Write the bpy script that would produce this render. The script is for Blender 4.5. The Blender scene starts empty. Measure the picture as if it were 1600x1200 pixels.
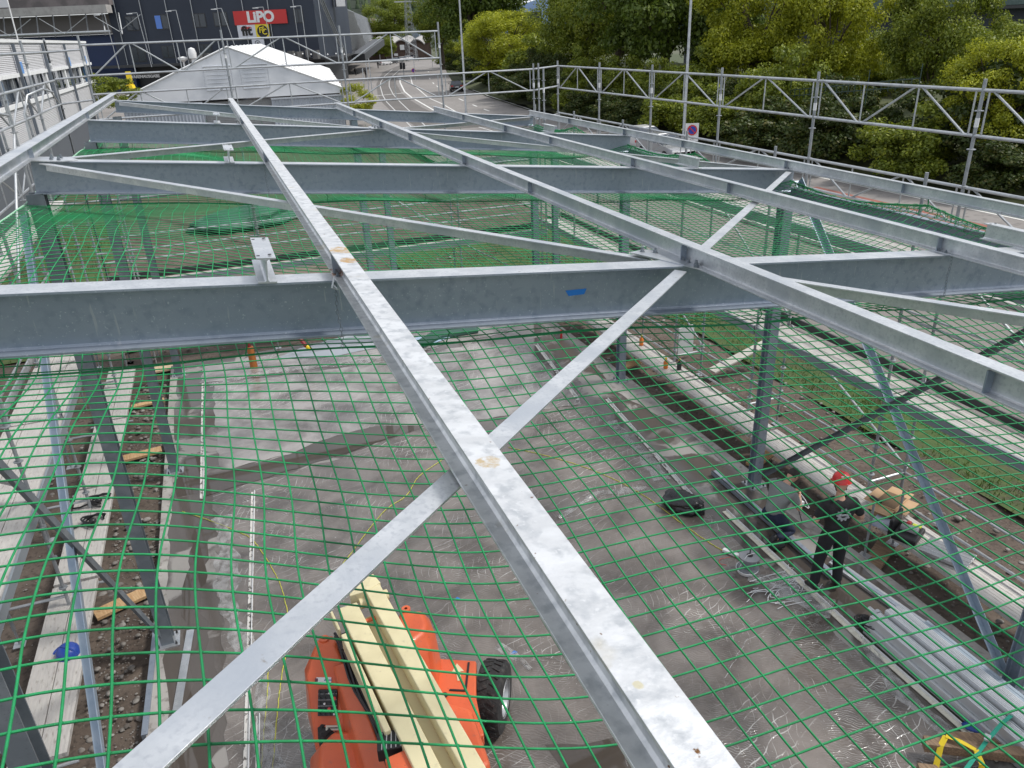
import bpy, bmesh, math, random
import numpy as np
from mathutils import Vector, Matrix
random.seed(7); rng = np.random.default_rng(7)
S = bpy.context.scene
COL = S.collection
R_ = math.radians

# ------------------------------------------------------------------ camera, sky, sun, exposure
FPX, CW, CH, CAMH = 1191.25, 1600.0, 1200.0, 7.3
def _axes():
    vz = (907.09, 3178.97); vyx = 301.08
    d = Vector((vz[0]-800, vz[1]-600, FPX)).normalized()
    y = (-(vyx-800)*d.x - FPX*d.z)/d.y
    Y = Vector((vyx-800, y, FPX)).normalized(); up = -d
    return Y.cross(up), Y, up
AX, AY, AZ = _axes()
def ray(px, py):
    c = Vector((px-800, py-600, FPX)); return Vector((AX.dot(c), AY.dot(c), AZ.dot(c)))
CAM = Vector((0, 0, CAMH))
def G(px, py, z=0.0):
    r = ray(px, py); return CAM + r*((z-CAMH)/r.z)
def FY(px, py, y):
    r = ray(px, py); return CAM + r*(y/r.y)
def D(px, py, d):
    return CAM + ray(px, py)*(d/FPX)
cd = bpy.data.cameras.new('camera'); cam = bpy.data.objects.new('camera', cd); COL.objects.link(cam)
cd.sensor_width = 36; cd.lens = FPX/1600*36; cd.clip_start = 0.05; cd.clip_end = 6000
M = Matrix(((AX.x, -AX.y, -AX.z, 0), (AY.x, -AY.y, -AY.z, 0), (AZ.x, -AZ.y, -AZ.z, CAMH), (0, 0, 0, 1)))
cam.matrix_world = M; S.camera = cam

W = bpy.data.worlds.new('World'); S.world = W; W.use_nodes = True
nt = W.node_tree; nt.nodes.clear()
SUN_EL, SUN_AZ = R_(55), R_(105)
o_ = nt.nodes.new('ShaderNodeOutputWorld'); bg = nt.nodes.new('ShaderNodeBackground')
sk = nt.nodes.new('ShaderNodeTexSky'); sk.sky_type = 'NISHITA'; sk.sun_disc = False
sk.sun_elevation = SUN_EL; sk.sun_rotation = SUN_AZ; sk.air_density = 1.0; sk.dust_density = 2.0
tc = nt.nodes.new('ShaderNodeTexCoord'); mp = nt.nodes.new('ShaderNodeMapping'); mp.inputs['Scale'].default_value = (1.2, 1.2, 3.2)
ns = nt.nodes.new('ShaderNodeTexNoise'); ns.inputs['Scale'].default_value = 2.2; ns.inputs['Detail'].default_value = 7
cr = nt.nodes.new('ShaderNodeValToRGB'); cr.color_ramp.elements[0].position = .36; cr.color_ramp.elements[0].color = (.42,)*3+(1,)
cr.color_ramp.elements[1].position = .60; cr.color_ramp.elements[1].color = (.96,)*3+(1,)
mx = nt.nodes.new('ShaderNodeMix'); mx.data_type = 'RGBA'
mx.inputs[7].default_value = (9.0, 9.3, 9.8, 1)
nt.links.new(tc.outputs['Generated'], mp.inputs['Vector']); nt.links.new(mp.outputs[0], ns.inputs['Vector'])
nt.links.new(ns.outputs['Fac'], cr.inputs[0]); nt.links.new(cr.outputs[0], mx.inputs[0])
nt.links.new(sk.outputs[0], mx.inputs[6]); nt.links.new(mx.outputs[2], bg.inputs['Color'])
nt.links.new(bg.outputs[0], o_.inputs['Surface']); bg.inputs['Strength'].default_value = 0.12
sl = bpy.data.lights.new('sun', 'SUN'); sl.energy = 3.7; sl.angle = R_(9); sl.color = (1, .96, .9)
so = bpy.data.objects.new('sun', sl); COL.objects.link(so); so.location = (60, -10, 80)
sd = Vector((math.sin(SUN_AZ)*math.cos(SUN_EL), math.cos(SUN_AZ)*math.cos(SUN_EL), math.sin(SUN_EL)))
so.rotation_euler = sd.to_track_quat('Z', 'Y').to_euler()
S.view_settings.view_transform = 'Standard'; S.view_settings.look = 'None'; S.view_settings.exposure = 0.0; S.view_settings.gamma = 1
S.cycles.max_bounces = 8; S.cycles.transparent_max_bounces = 12; S.cycles.use_denoising = True

# ------------------------------------------------------------------ materials
MATS = {}
def mat(name, col, rough=.6, metal=0., noise=None, bump=None, spec=.5, coat=0., trans=0.):
    """noise = list of (scale, colour2, lo, hi[, stretch]); bump = (scale, strength[, stretch])"""
    if name in MATS: return MATS[name]
    m = bpy.data.materials.new(name); m.use_nodes = True; t = m.node_tree; p = t.nodes['Principled BSDF']
    p.inputs['Base Color'].default_value = (*col, 1); p.inputs['Roughness'].default_value = rough
    p.inputs['Metallic'].default_value = metal; p.inputs['Specular IOR Level'].default_value = spec
    p.inputs['Coat Weight'].default_value = coat
    if trans: p.inputs['Transmission Weight'].default_value = trans
    tcn = t.nodes.new('ShaderNodeTexCoord')
    def nz(sc, st=(1, 1, 1), det=5, dist=0):
        q = t.nodes.new('ShaderNodeMapping'); q.inputs['Scale'].default_value = st
        t.links.new(tcn.outputs['Object'], q.inputs['Vector'])
        n = t.nodes.new('ShaderNodeTexNoise'); n.inputs['Scale'].default_value = sc; n.inputs['Detail'].default_value = det
        n.inputs['Distortion'].default_value = dist
        t.links.new(q.outputs[0], n.inputs['Vector']); return n
    last = None
    for e in (noise or []):
        sc, c2, lo, hi = e[:4]; st = e[4] if len(e) > 4 else (1, 1, 1)
        n = nz(sc, st); r = t.nodes.new('ShaderNodeMapRange'); r.inputs[1].default_value = lo; r.inputs[2].default_value = hi
        t.links.new(n.outputs['Fac'], r.inputs[0])
        x = t.nodes.new('ShaderNodeMix'); x.data_type = 'RGBA'; x.inputs[7].default_value = (*c2, 1)
        t.links.new(r.outputs[0], x.inputs[0])
        if last: t.links.new(last, x.inputs[6])
        else: x.inputs[6].default_value = (*col, 1)
        last = x.outputs[2]
    if last: t.links.new(last, p.inputs['Base Color'])
    if bump:
        n = nz(bump[0], bump[2] if len(bump) > 2 else (1, 1, 1), 6)
        b = t.nodes.new('ShaderNodeBump'); b.inputs['Strength'].default_value = bump[1]; b.inputs['Distance'].default_value = .02
        t.links.new(n.outputs['Fac'], b.inputs['Height']); t.links.new(b.outputs[0], p.inputs['Normal'])
    MATS[name] = m; return m

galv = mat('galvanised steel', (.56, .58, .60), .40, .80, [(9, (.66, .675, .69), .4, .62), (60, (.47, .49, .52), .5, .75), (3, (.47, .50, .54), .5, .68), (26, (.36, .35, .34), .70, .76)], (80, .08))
galvd = mat('dull and shaded galvanised steel', (.27, .315, .38), .46, .65, [(1.6, (.33, .37, .43), .38, .62, (.5, 1, 1)), (18, (.24, .285, .345), .5, .7), (75, (.48, .53, .58), .64, .74), (7, (.38, .41, .45), .66, .72, (6, 1, .5))], (120, .07))  # shaded copy of the galvanised steel for rafter webs, dull steel elsewhere
tube = mat('scaffold tube steel', (.44, .46, .48), .4, .6, [(6, (.33, .35, .37), .45, .7), (40, (.55, .56, .57), .6, .8)], (60, .1))
postm = mat('scaffold standard steel', (.33, .35, .37), .5, .5, [(8, (.24, .26, .28), .45, .7), (30, (.45, .46, .47), .6, .8)], (60, .1))
colm = mat('dark column steel', (.15, .175, .20), .45, .35, [(6, (.21, .235, .26), .45, .7), (60, (.11, .13, .15), .6, .8)], (90, .06))
whiteP = mat('white paint', (.72, .73, .74), .5, 0, [(6, (.60, .61, .62), .5, .75)])
timber = mat('raw timber', (.45, .27, .13), .75, 0, [(6, (.58, .40, .22), .4, .7, (12, 1, 12)), (25, (.28, .16, .08), .6, .8, (1, 1, 1))], (30, .3))
wetwood = mat('weathered timber', (.17, .11, .07), .7, 0, [(6, (.30, .20, .12), .4, .7, (10, 1, 10))], (30, .4))
netm = mat('green net cord', (.003, .20, .06), .6, 0, [(14, (.004, .28, .09), .4, .7), (3, (.002, .13, .04), .55, .7)], (400, .35))
orange = mat('orange paint', (.66, .125, .042), .42, 0, [(2.2, (.57, .10, .034), .40, .65), (9, (.44, .12, .07), .62, .78), (40, (.25, .08, .05), .66, .78)], (8, .03), coat=.15)
cream = mat('cream paint', (.66, .59, .37), .45, 0, [(3, (.58, .51, .31), .45, .7), (14, (.50, .43, .28), .62, .75), (50, (.34, .28, .17), .69, .78)], coat=.05)
black = mat('black plastic', (.012, .012, .014), .45)
rubber = mat('tyre rubber', (.022, .022, .023), .8, 0, [(20, (.07, .065, .06), .5, .8)], (40, .4))
darkst = mat('dark painted steel', (.03, .032, .036), .5)
glass = mat('dark window glass', (.02, .03, .045), .08, 0, spec=.8)
blueglass = mat('blue window glass', (.05, .12, .22), .1, 0, spec=.8)
bluep = mat('blue plastic', (.015, .05, .28), .35)
bluetape = mat('blue tape', (.01, .16, .52), .6)
redp = mat('red plastic', (.55, .02, .02), .3, coat=.3)
yellow = mat('yellow strap', (.75, .55, .02), .6)
skin = mat('skin', (.50, .29, .20), .55, 0, [(8, (.56, .34, .25), .4, .7)])
blackcloth = mat('black cloth', (.012, .012, .013), .85, 0, [(12, (.022, .022, .025), .4, .7)], (60, .3))
greycloth = mat('grey cloth', (.22, .235, .23), .85, 0, [(12, (.21, .215, .22), .4, .7)], (60, .3))
navy = mat('navy cloth', (.012, .018, .045), .85, 0, [(12, (.025, .035, .07), .4, .7)], (60, .3))
hairm = mat('dark hair', (.02, .013, .01), .6)
cardb = mat('cardboard', (.42, .27, .15), .8, 0, [(5, (.48, .32, .19), .4, .7)])
bark = mat('bark', (.09, .07, .05), .9, 0, [(8, (.05, .04, .03), .4, .7)], (20, .6))

def wave_mat(name, col, col2, scale, axis='X', rough=.5, metal=0., strength=.5, noise=None):
    m = mat(name, col, rough, metal, noise or [(5, col2, .4, .7)]); t = m.node_tree; p = t.nodes['Principled BSDF']
    tcn = t.nodes.new('ShaderNodeTexCoord'); w = t.nodes.new('ShaderNodeTexWave'); w.bands_direction = axis
    w.inputs['Scale'].default_value = scale; b = t.nodes.new('ShaderNodeBump'); b.inputs['Strength'].default_value = strength; b.inputs['Distance'].default_value = .02
    t.links.new(tcn.outputs['Object'], w.inputs['Vector']); t.links.new(w.outputs['Fac'], b.inputs['Height']); t.links.new(b.outputs[0], p.inputs['Normal'])
    return m
decky = wave_mat('aluminium deck along', (.46, .44, .42), (.52, .50, .48), 6.5, 'X', .5, .15, .12, [(4, (.52, .50, .47), .4, .65, (3, 1, 1)), (14, (.27, .245, .22), .58, .75, (2.5, .6, 1))])
deckx = wave_mat('aluminium deck across', (.46, .44, .42), (.52, .50, .48), 6.5, 'Y', .5, .15, .12, [(4, (.52, .50, .47), .4, .65, (1, 3, 1)), (14, (.27, .245, .22), .58, .75)])
ribalu = wave_mat('ribbed aluminium', (.50, .51, .52), (.58, .59, .60), 13, 'X', .28, .8, .5)
corr = wave_mat('corrugated container steel', (.42, .46, .52), (.36, .40, .46), 3.0, 'X', .5, .1, 1.0)
clad = wave_mat('grey cladding', (.52, .52, .54), (.46, .46, .48), 4.0, 'Z', .6, .0, .8)
greenclad = wave_mat('green cladding', (.06, .10, .09), (.09, .13, .12), 2.0, 'X', .5, .1, .8)
tentroof = wave_mat('white tent roof', (.80, .80, .80), (.74, .74, .75), .8, 'Y', .45, 0, .25)
tentm = mat('white tent fabric', (.74, .76, .80), .55, 0, [(.5, (.54, .57, .62), .4, .7)], (1.5, .15))
cladblue = mat('dark blue cladding', (.018, .026, .045), .55, 0, [(.2, (.024, .034, .055), .4, .7)])
seatb = mat('dark blue panels', (.012, .03, .10), .5)
concrete = mat('concrete', (.36, .35, .34), .8, 0, [(1.2, (.28, .27, .26), .4, .7), (9, (.42, .41, .40), .55, .75)], (20, .2))
asphalt = mat('asphalt', (.19, .178, .17), .85, 0, [(.12, (.23, .215, .205), .4, .65), (3, (.12, .112, .108), .55, .75)], (60, .15))
asph2 = mat('tram bed asphalt', (.105, .098, .092), .85, 0, [(.3, (.125, .115, .108), .4, .65)], (60, .15))
paver = mat('pavement', (.20, .185, .175), .85, 0, [(.3, (.16, .15, .14), .4, .65), (4, (.24, .225, .21), .55, .8)], (30, .2))
linem = mat('road marking', (.62, .62, .60), .7, 0, [(3, (.45, .45, .44), .5, .7)])
soil = mat('site soil', (.075, .056, .044), .95, 0, [(1.3, (.115, .09, .072), .42, .62), (14, (.045, .034, .027), .5, .7), (45, (.20, .18, .16), .66, .74)], (14, .9))
drysoil = mat('dry gravel ground', (.15, .125, .10), .95, 0, [(.8, (.10, .085, .065), .42, .62), (40, (.26, .24, .21), .6, .72)], (18, .8))
stonem = mat('stone', (.17, .155, .14), .8, 0, [(3, (.28, .265, .245), .4, .6), (7, (.09, .078, .068), .45, .65)], (30, .3))
grassm = mat('grass', (.045, .085, .018), .9, 0, [(.7, (.06, .05, .03), .45, .6), (6, (.07, .10, .025), .5, .7)], (30, .6))
hillm = mat('forest floor', (.02, .03, .018), 1.0)
farhill = mat('haze-tinted wooded hill', (.035, .075, .15), 1.0, 0, [(.01, (.05, .10, .19), .4, .6)])  # distance haze is put into the blue of the hill colour

# wet concrete slab
slabm = mat('wet concrete', (.16, .145, .135), .3, 0)
def _slab():
    t = slabm.node_tree; p = t.nodes['Principled BSDF']; tcn = t.nodes.new('ShaderNodeTexCoord')
    n = t.nodes.new('ShaderNodeTexNoise'); n.inputs['Scale'].default_value = .9; n.inputs['Detail'].default_value = 8; n.inputs['Distortion'].default_value = .8
    t.links.new(tcn.outputs['Object'], n.inputs['Vector'])
    r = t.nodes.new('ShaderNodeValToRGB'); e = r.color_ramp.elements
    e[0].position = .55; e[0].color = (.095, .082, .073, 1); e[1].position = .61; e[1].color = (.27, .255, .24, 1)
    t.links.new(n.outputs['Fac'], r.inputs[0]); t.links.new(r.outputs[0], p.inputs['Base Color'])
    q = t.nodes.new('ShaderNodeMapRange'); q.inputs[1].default_value = .55; q.inputs[2].default_value = .63; q.inputs[3].default_value = .09; q.inputs[4].default_value = .5
    t.links.new(n.outputs['Fac'], q.inputs[0]); t.links.new(q.outputs[0], p.inputs['Roughness'])
    n2 = t.nodes.new('ShaderNodeTexNoise'); n2.inputs['Scale'].default_value = 25; t.links.new(tcn.outputs['Object'], n2.inputs['Vector'])
    b = t.nodes.new('ShaderNodeBump'); b.inputs['Strength'].default_value = .08; b.inputs['Distance'].default_value = .01
    t.links.new(n2.outputs['Fac'], b.inputs['Height']); t.links.new(b.outputs[0], p.inputs['Normal'])
_slab()
# crinkled film lying on wet concrete
filmm = mat('crinkled clear film', (.15, .135, .125), .16, 0)
def _film():
    t = filmm.node_tree; p = t.nodes['Principled BSDF']; L = t.links.new; tcn = t.nodes.new('ShaderNodeTexCoord')
    def N(k, **kw):
        n = t.nodes.new(k)
        for a, v in kw.items():
            if a in n.inputs: n.inputs[a].default_value = v
            else: setattr(n, a, v)
        return n
    def noise(sc, det=4, dist=0., vec=None):
        n = N('ShaderNodeTexNoise', Scale=sc, Detail=det, Distortion=dist); L(vec or tcn.outputs['Object'], n.inputs['Vector']); return n.outputs['Fac']
    def rng_(x, a, b, c=0., d=1.):
        n = N('ShaderNodeMapRange'); n.inputs[1].default_value = a; n.inputs[2].default_value = b; n.inputs[3].default_value = c; n.inputs[4].default_value = d; L(x, n.inputs[0]); return n.outputs[0]
    def math_(op, a, b):
        n = N('ShaderNodeMath'); n.operation = op
        for k, v in enumerate((a, b)):
            if isinstance(v, (int, float)): n.inputs[k].default_value = v
            else: L(v, n.inputs[k])
        return n.outputs[0]
    def wave(rot, sc, dist, dsc):
        m = N('ShaderNodeMapping'); m.inputs['Rotation'].default_value = (0, 0, rot); L(tcn.outputs['Object'], m.inputs['Vector'])
        w = N('ShaderNodeTexWave', Scale=sc, Distortion=dist, Detail=2.2); w.inputs['Detail Scale'].default_value = dsc; w.inputs['Detail Roughness'].default_value = .42; L(m.outputs[0], w.inputs['Vector']); return w.outputs['Fac']
    w1 = wave(1.25, 2.2, 7, .8); w2 = wave(.35, 3.0, 9, .6); w3 = wave(2.2, 9.0, 16, .55)
    k1 = rng_(noise(.8, 2), .46, .60); k2 = rng_(noise(1.1, 2, 0, None), .52, .38); k3 = rng_(noise(1.0, 3), .47, .60)
    l1 = math_('MULTIPLY', rng_(w1, .972, 1.0), k1); l2 = math_('MULTIPLY', rng_(w2, .975, 1.0), k2); l3 = math_('MULTIPLY', rng_(w3, .93, 1.0), k3)
    s = math_('MAXIMUM', math_('MAXIMUM', l1, l2), l3); s = math_('MULTIPLY', s, rng_(noise(6, 3), .40, .58))
    fleck = rng_(noise(38, 2), .70, .74); s = math_('MAXIMUM', s, math_('MULTIPLY', fleck, .8))
    cb = N('ShaderNodeValToRGB'); cb.color_ramp.elements[0].position = .36; cb.color_ramp.elements[0].color = (.085, .071, .062, 1); cb.color_ramp.elements[1].position = .64; cb.color_ramp.elements[1].color = (.19, .165, .148, 1); L(noise(1.3, 7, .5), cb.inputs[0])
    cx = N('ShaderNodeMix'); cx.data_type = 'RGBA'; cx.inputs[7].default_value = (.62, .61, .59, 1); L(math_('MULTIPLY', math_('MULTIPLY', s, rng_(noise(.45, 2), .40, .58, .15, 1.)), .8), cx.inputs[0]); L(cb.outputs[0], cx.inputs[6]); L(cx.outputs[2], p.inputs['Base Color'])
    h = math_('ADD', math_('MULTIPLY', w1, .35), math_('MULTIPLY', w3, .25)); h = math_('ADD', h, math_('MULTIPLY', noise(7, 5, 1.5), .9)); h = math_('ADD', h, math_('MULTIPLY', s, .5))
    b = N('ShaderNodeBump'); b.inputs['Strength'].default_value = .38; b.inputs['Distance'].default_value = .012; L(h, b.inputs['Height']); L(b.outputs[0], p.inputs['Normal'])
    p.inputs['Roughness'].default_value = .11; p.inputs['Specular IOR Level'].default_value = .95
_film()
filmfar = filmm.copy(); filmfar.name = 'crinkled film with painted sky sheen'  # paler copy paints the sky reflection into the far film's colour
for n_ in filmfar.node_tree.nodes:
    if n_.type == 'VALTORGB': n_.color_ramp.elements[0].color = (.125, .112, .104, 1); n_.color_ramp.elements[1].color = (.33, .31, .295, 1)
waterm = mat('standing water', (.075, .062, .052), .03, 0, spec=.6, bump=(3, .01))
filmloose = mat('loose film', (.62, .62, .62), .12, 0, [(8, (.30, .29, .28), .45, .6)], (9, 1.0), spec=.8)

# worn purlin: galvanised with stains, rust specks and two larger rust stains
wornm = mat('worn galvanised purlin', (.60, .61, .62), .42, .65, [(6, (.72, .73, .74), .4, .6, (1, 2, 1)), (20, (.46, .48, .50), .48, .68), (55, (.66, .67, .68), .58, .7), (5, (.60, .54, .40), .62, .78), (34, (.16, .08, .03), .70, .745)], (60, .1))
def _stains():
    t = wornm.node_tree; p = t.nodes['Principled BSDF']; L = t.links.new
    src = p.inputs['Base Color'].links[0].from_socket; geo = t.nodes.new('ShaderNodeNewGeometry')
    n = t.nodes.new('ShaderNodeTexNoise'); n.inputs['Scale'].default_value = 24; n.inputs['Detail'].default_value = 7; n.inputs['Roughness'].default_value = .7
    L(geo.outputs['Position'], n.inputs['Vector'])
    for (q, r, c) in ((Vector((.59, 4.36, 6.2)), .17, (.55, .36, .15)), (Vector((.59, 4.12, 6.2)), .13, (.52, .32, .12)), (Vector((.56, 1.77, 6.2)), .075, (.55, .43, .26)), (Vector((.50, 4.3, 6.10)), .20, (.28, .10, .03)), (Vector((.545, .90, 6.2)), .025, (.58, .54, .40))):
        d = t.nodes.new('ShaderNodeVectorMath'); d.operation = 'DISTANCE'; L(geo.outputs['Position'], d.inputs[0]); d.inputs[1].default_value = q
        a = t.nodes.new('ShaderNodeMapRange'); a.inputs[1].default_value = r*.4; a.inputs[2].default_value = r; a.inputs[3].default_value = .32; a.inputs[4].default_value = -.5; L(d.outputs['Value'], a.inputs[0])
        s = t.nodes.new('ShaderNodeMath'); s.operation = 'ADD'; L(a.outputs[0], s.inputs[0]); L(n.outputs['Fac'], s.inputs[1])
        k = t.nodes.new('ShaderNodeMapRange'); k.inputs[1].default_value = .70; k.inputs[2].default_value = .88; L(s.outputs[0], k.inputs[0])
        x = t.nodes.new('ShaderNodeMix'); x.data_type = 'RGBA'; x.inputs[7].default_value = (*c, 1); L(k.outputs[0], x.inputs[0]); L(src, x.inputs[6]); src = x.outputs[2]
    L(src, p.inputs['Base Color'])
_stains()

def leaf_mat(name, c1, c2, c3):
    m = bpy.data.materials.new(name); m.use_nodes = True; t = m.node_tree; t.nodes.clear(); L = t.links.new
    out = t.nodes.new('ShaderNodeOutputMaterial'); d = t.nodes.new('ShaderNodeBsdfDiffuse'); tr = t.nodes.new('ShaderNodeBsdfTranslucent'); gl = t.nodes.new('ShaderNodeBsdfGlossy')
    gl.inputs['Roughness'].default_value = .5; gl.inputs['Color'].default_value = (.5, .5, .5, 1)
    geo = t.nodes.new('ShaderNodeNewGeometry'); r = t.nodes.new('ShaderNodeValToRGB'); e = r.color_ramp.elements
    e[0].color = (*c1, 1); e[1].color = (*c3, 1); k = e.new(.55); k.color = (*c2, 1)
    tcn = t.nodes.new('ShaderNodeTexCoord'); n = t.nodes.new('ShaderNodeTexNoise'); n.inputs['Scale'].default_value = 2.2; L(tcn.outputs['Object'], n.inputs['Vector'])
    a = t.nodes.new('ShaderNodeMath'); a.operation = 'MULTIPLY_ADD'; L(geo.outputs['Random Per Island'], a.inputs[0]); a.inputs[1].default_value = .5; 
    nn = t.nodes.new('ShaderNodeMapRange'); nn.inputs[1].default_value = .3; nn.inputs[2].default_value = .7; nn.inputs[3].default_value = 0; nn.inputs[4].default_value = .5; L(n.outputs['Fac'], nn.inputs[0]); L(nn.outputs[0], a.inputs[2])
    L(a.outputs[0], r.inputs[0]); L(r.outputs[0], d.inputs['Color']); L(r.outputs[0], tr.inputs['Color'])
    mx = t.nodes.new('ShaderNodeMixShader'); mx.inputs[0].default_value = .35; L(d.outputs[0], mx.inputs[1]); L(tr.outputs[0], mx.inputs[2])
    m2 = t.nodes.new('ShaderNodeMixShader'); m2.inputs[0].default_value = .05; L(mx.outputs[0], m2.inputs[1]); L(gl.outputs[0], m2.inputs[2])
    L(m2.outputs[0], out.inputs['Surface']); MATS[name] = m; return m
leafD = leaf_mat('dark leaves', (.055, .09, .012), (.105, .16, .02), (.19, .24, .03))
leafY = leaf_mat('yellow green leaves', (.13, .17, .012), (.32, .35, .02), (.52, .52, .03))
leafM = leaf_mat('mid green leaves', (.08, .12, .012), (.17, .215, .02), (.34, .36, .03))
leafH = leaf_mat('hedge leaves', (.025, .045, .010), (.055, .085, .014), (.13, .11, .022))
leafG = leaf_mat('grass blades', (.04, .075, .012), (.07, .125, .016), (.14, .19, .03))

# ------------------------------------------------------------------ object helpers
def tag(o, label=None, cat=None, group=None, kind=None):
    if label: o['label'] = label
    if cat: o['category'] = cat
    if group: o['group'] = group
    if kind: o['kind'] = kind
    return o
def thing(name, label, cat, loc=(0, 0, 0), rz=0, group=None):
    o = bpy.data.objects.new(name, None); COL.objects.link(o); o.location = loc; o.rotation_euler = (0, 0, rz); o.empty_display_size = .2
    return tag(o, label, cat, group)
def link_mesh(name, me, parent=None, label=None):
    o = bpy.data.objects.new(name, me); COL.objects.link(o); o.parent = parent
    if label: o['label'] = label
    return o
def kids(o): return [c for c in bpy.data.objects if c.parent == o]
def dup(o, loc=None, rz=None, label=None, scale=None, parent=None):
    c = o.copy(); COL.objects.link(c); c.parent = parent
    if loc is not None: c.location = loc
    if rz is not None: c.rotation_euler = (0, 0, rz)
    if scale is not None: c.scale = scale if hasattr(scale, '__len__') else (scale,)*3
    if label: c['label'] = label
    for ch in kids(o):
        dup(ch, parent=c)
    return c
class MB:
    def __init__(s): s.v = []; s.f = []; s.m = []
    def add(s, vs, fs, mi=0):
        b = len(s.v); s.v.extend([tuple(p) for p in vs]); s.f.extend([tuple(i+b for i in f) for f in fs]); s.m.extend([mi]*len(fs)); return s
    def box(s, c, d, rz=0, mi=0, top=None):
        x, y, z = d[0]/2, d[1]/2, d[2]/2; tx, ty = (top if top else (1, 1)); R = Matrix.Rotation(rz, 3, 'Z'); c = Vector(c)
        vs = [c+R@Vector(p) for p in ((-x, -y, -z), (x, -y, -z), (x, y, -z), (-x, y, -z), (-x*tx, -y*ty, z), (x*tx, -y*ty, z), (x*tx, y*ty, z), (-x*tx, y*ty, z))]
        return s.add(vs, [(0, 3, 2, 1), (4, 5, 6, 7), (0, 1, 5, 4), (1, 2, 6, 5), (2, 3, 7, 6), (3, 0, 4, 7)], mi)
    def prism(s, prof, p0, p1, up=(0, 0, 1), mi=0):
        """profile (u side, v up) swept p0->p1"""
        p0, p1 = Vector(p0), Vector(p1); d = (p1-p0).normalized(); up = Vector(up); u = d.cross(up).normalized(); w = u.cross(d).normalized(); n = len(prof)
        vs = [p0+u*a+w*b for a, b in prof]+[p1+u*a+w*b for a, b in prof]
        area = sum(prof[i][0]*prof[(i+1) % n][1]-prof[(i+1) % n][0]*prof[i][1] for i in range(n))
        fs = [(i, (i+1) % n, n+(i+1) % n, n+i) for i in range(n)]+[tuple(range(n-1, -1, -1)), tuple(range(n, 2*n))]
        if area > 0: fs = [f[::-1] for f in fs]
        return s.add(vs, fs, mi)
    def bar(s, p0, p1, w, h, up=(0, 0, 1), mi=0):
        return s.prism([(-w/2, -h/2), (w/2, -h/2), (w/2, h/2), (-w/2, h/2)], p0, p1, up, mi)
    def ibeam(s, p0, p1, Wd, H, tw, tf, up=(0, 0, 1), mi=0):
        a, b, t = Wd/2, H/2, tw/2; r = min(tf*.9, .012)
        pr = [(-a, -b), (a, -b), (a, -b+tf), (t+r, -b+tf), (t, -b+tf+r), (t, b-tf-r), (t+r, b-tf), (a, b-tf), (a, b), (-a, b), (-a, b-tf), (-t-r, b-tf), (-t, b-tf-r), (-t, -b+tf+r), (-t-r, -b+tf), (-a, -b+tf)]
        return s.prism(pr, p0, p1, up, mi)
    def angle(s, p0, p1, a, t, up=(0, 0, 1), mi=0, flip=1):
        pr = [(-a/2*flip, 0), (a/2*flip, 0), (a/2*flip, -t), ((-a/2+t)*flip, -t), ((-a/2+t)*flip, -a), (-a/2*flip, -a)]
        return s.prism(pr, p0, p1, up, mi)
    def tube(s, p0, p1, r, n=8, mi=0, r2=None, caps=True):
        return s.path([p0, p1], r, n, mi, caps, [r, r2 if r2 is not None else r])
    def path(s, pts, r, n=6, mi=0, caps=True, rr=None):
        pts = [Vector(p) for p in pts]; rings = []; b = len(s.v); N = len(pts); prev = None
        for i, p in enumerate(pts):
            d = (pts[min(i+1, N-1)]-pts[max(i-1, 0)])
            d = d.normalized() if d.length > 1e-9 else Vector((0, 0, 1))
            ref = prev if prev is not None else (Vector((0, 0, 1)) if abs(d.z) < .9 else Vector((1, 0, 0)))
            u = (ref-d*ref.dot(d)); u = u.normalized() if u.length > 1e-6 else d.orthogonal().normalized(); prev = u; w = d.cross(u); q = rr[i] if rr else r
            for k in range(n):
                a = 2*math.pi*k/n; s.v.append(tuple(p+(u*math.cos(a)+w*math.sin(a))*q))
        for i in range(N-1):
            for k in range(n):
                s.f.append((b+i*n+k, b+i*n+(k+1) % n, b+(i+1)*n+(k+1) % n, b+(i+1)*n+k)); s.m.append(mi)
        if caps:
            s.f.append(tuple(b+k for k in range(n-1, -1, -1))); s.f.append(tuple(b+(N-1)*n+k for k in range(n))); s.m += [mi, mi]
        return s
    def lathe(s, c, prof, n=24, ax='Z', mi=0):
        c = Vector(c); b = len(s.v); m = len(prof)
        for (r, h) in prof:
            for k in range(n):
                a = 2*math.pi*k/n; x, y = r*math.cos(a), r*math.sin(a)
                s.v.append(tuple(c+(Vector((x, y, h)) if ax == 'Z' else Vector((h, x, y)) if ax == 'X' else Vector((y, h, x)))))
        for i in range(m-1):
            for k in range(n):
                s.f.append((b+i*n+k, b+i*n+(k+1) % n, b+(i+1)*n+(k+1) % n, b+(i+1)*n+k)); s.m.append(mi)
        return s
    def poly(s, pts, z0, z1=None, mi=0):
        n = len(pts)
        if z1 is None: return s.add([(p[0], p[1], z0) for p in pts], [tuple(range(n))], mi)
        vs = [(p[0], p[1], z0) for p in pts]+[(p[0], p[1], z1) for p in pts]
        ar = sum(pts[i][0]*pts[(i+1) % n][1]-pts[(i+1) % n][0]*pts[i][1] for i in range(n))
        fs = [(i, (i+1) % n, n+(i+1) % n, n+i) for i in range(n)]+[tuple(range(n-1, -1, -1)), tuple(range(n, 2*n))]
        if ar < 0: fs = [f[::-1] for f in fs]
        return s.add(vs, fs, mi)
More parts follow.
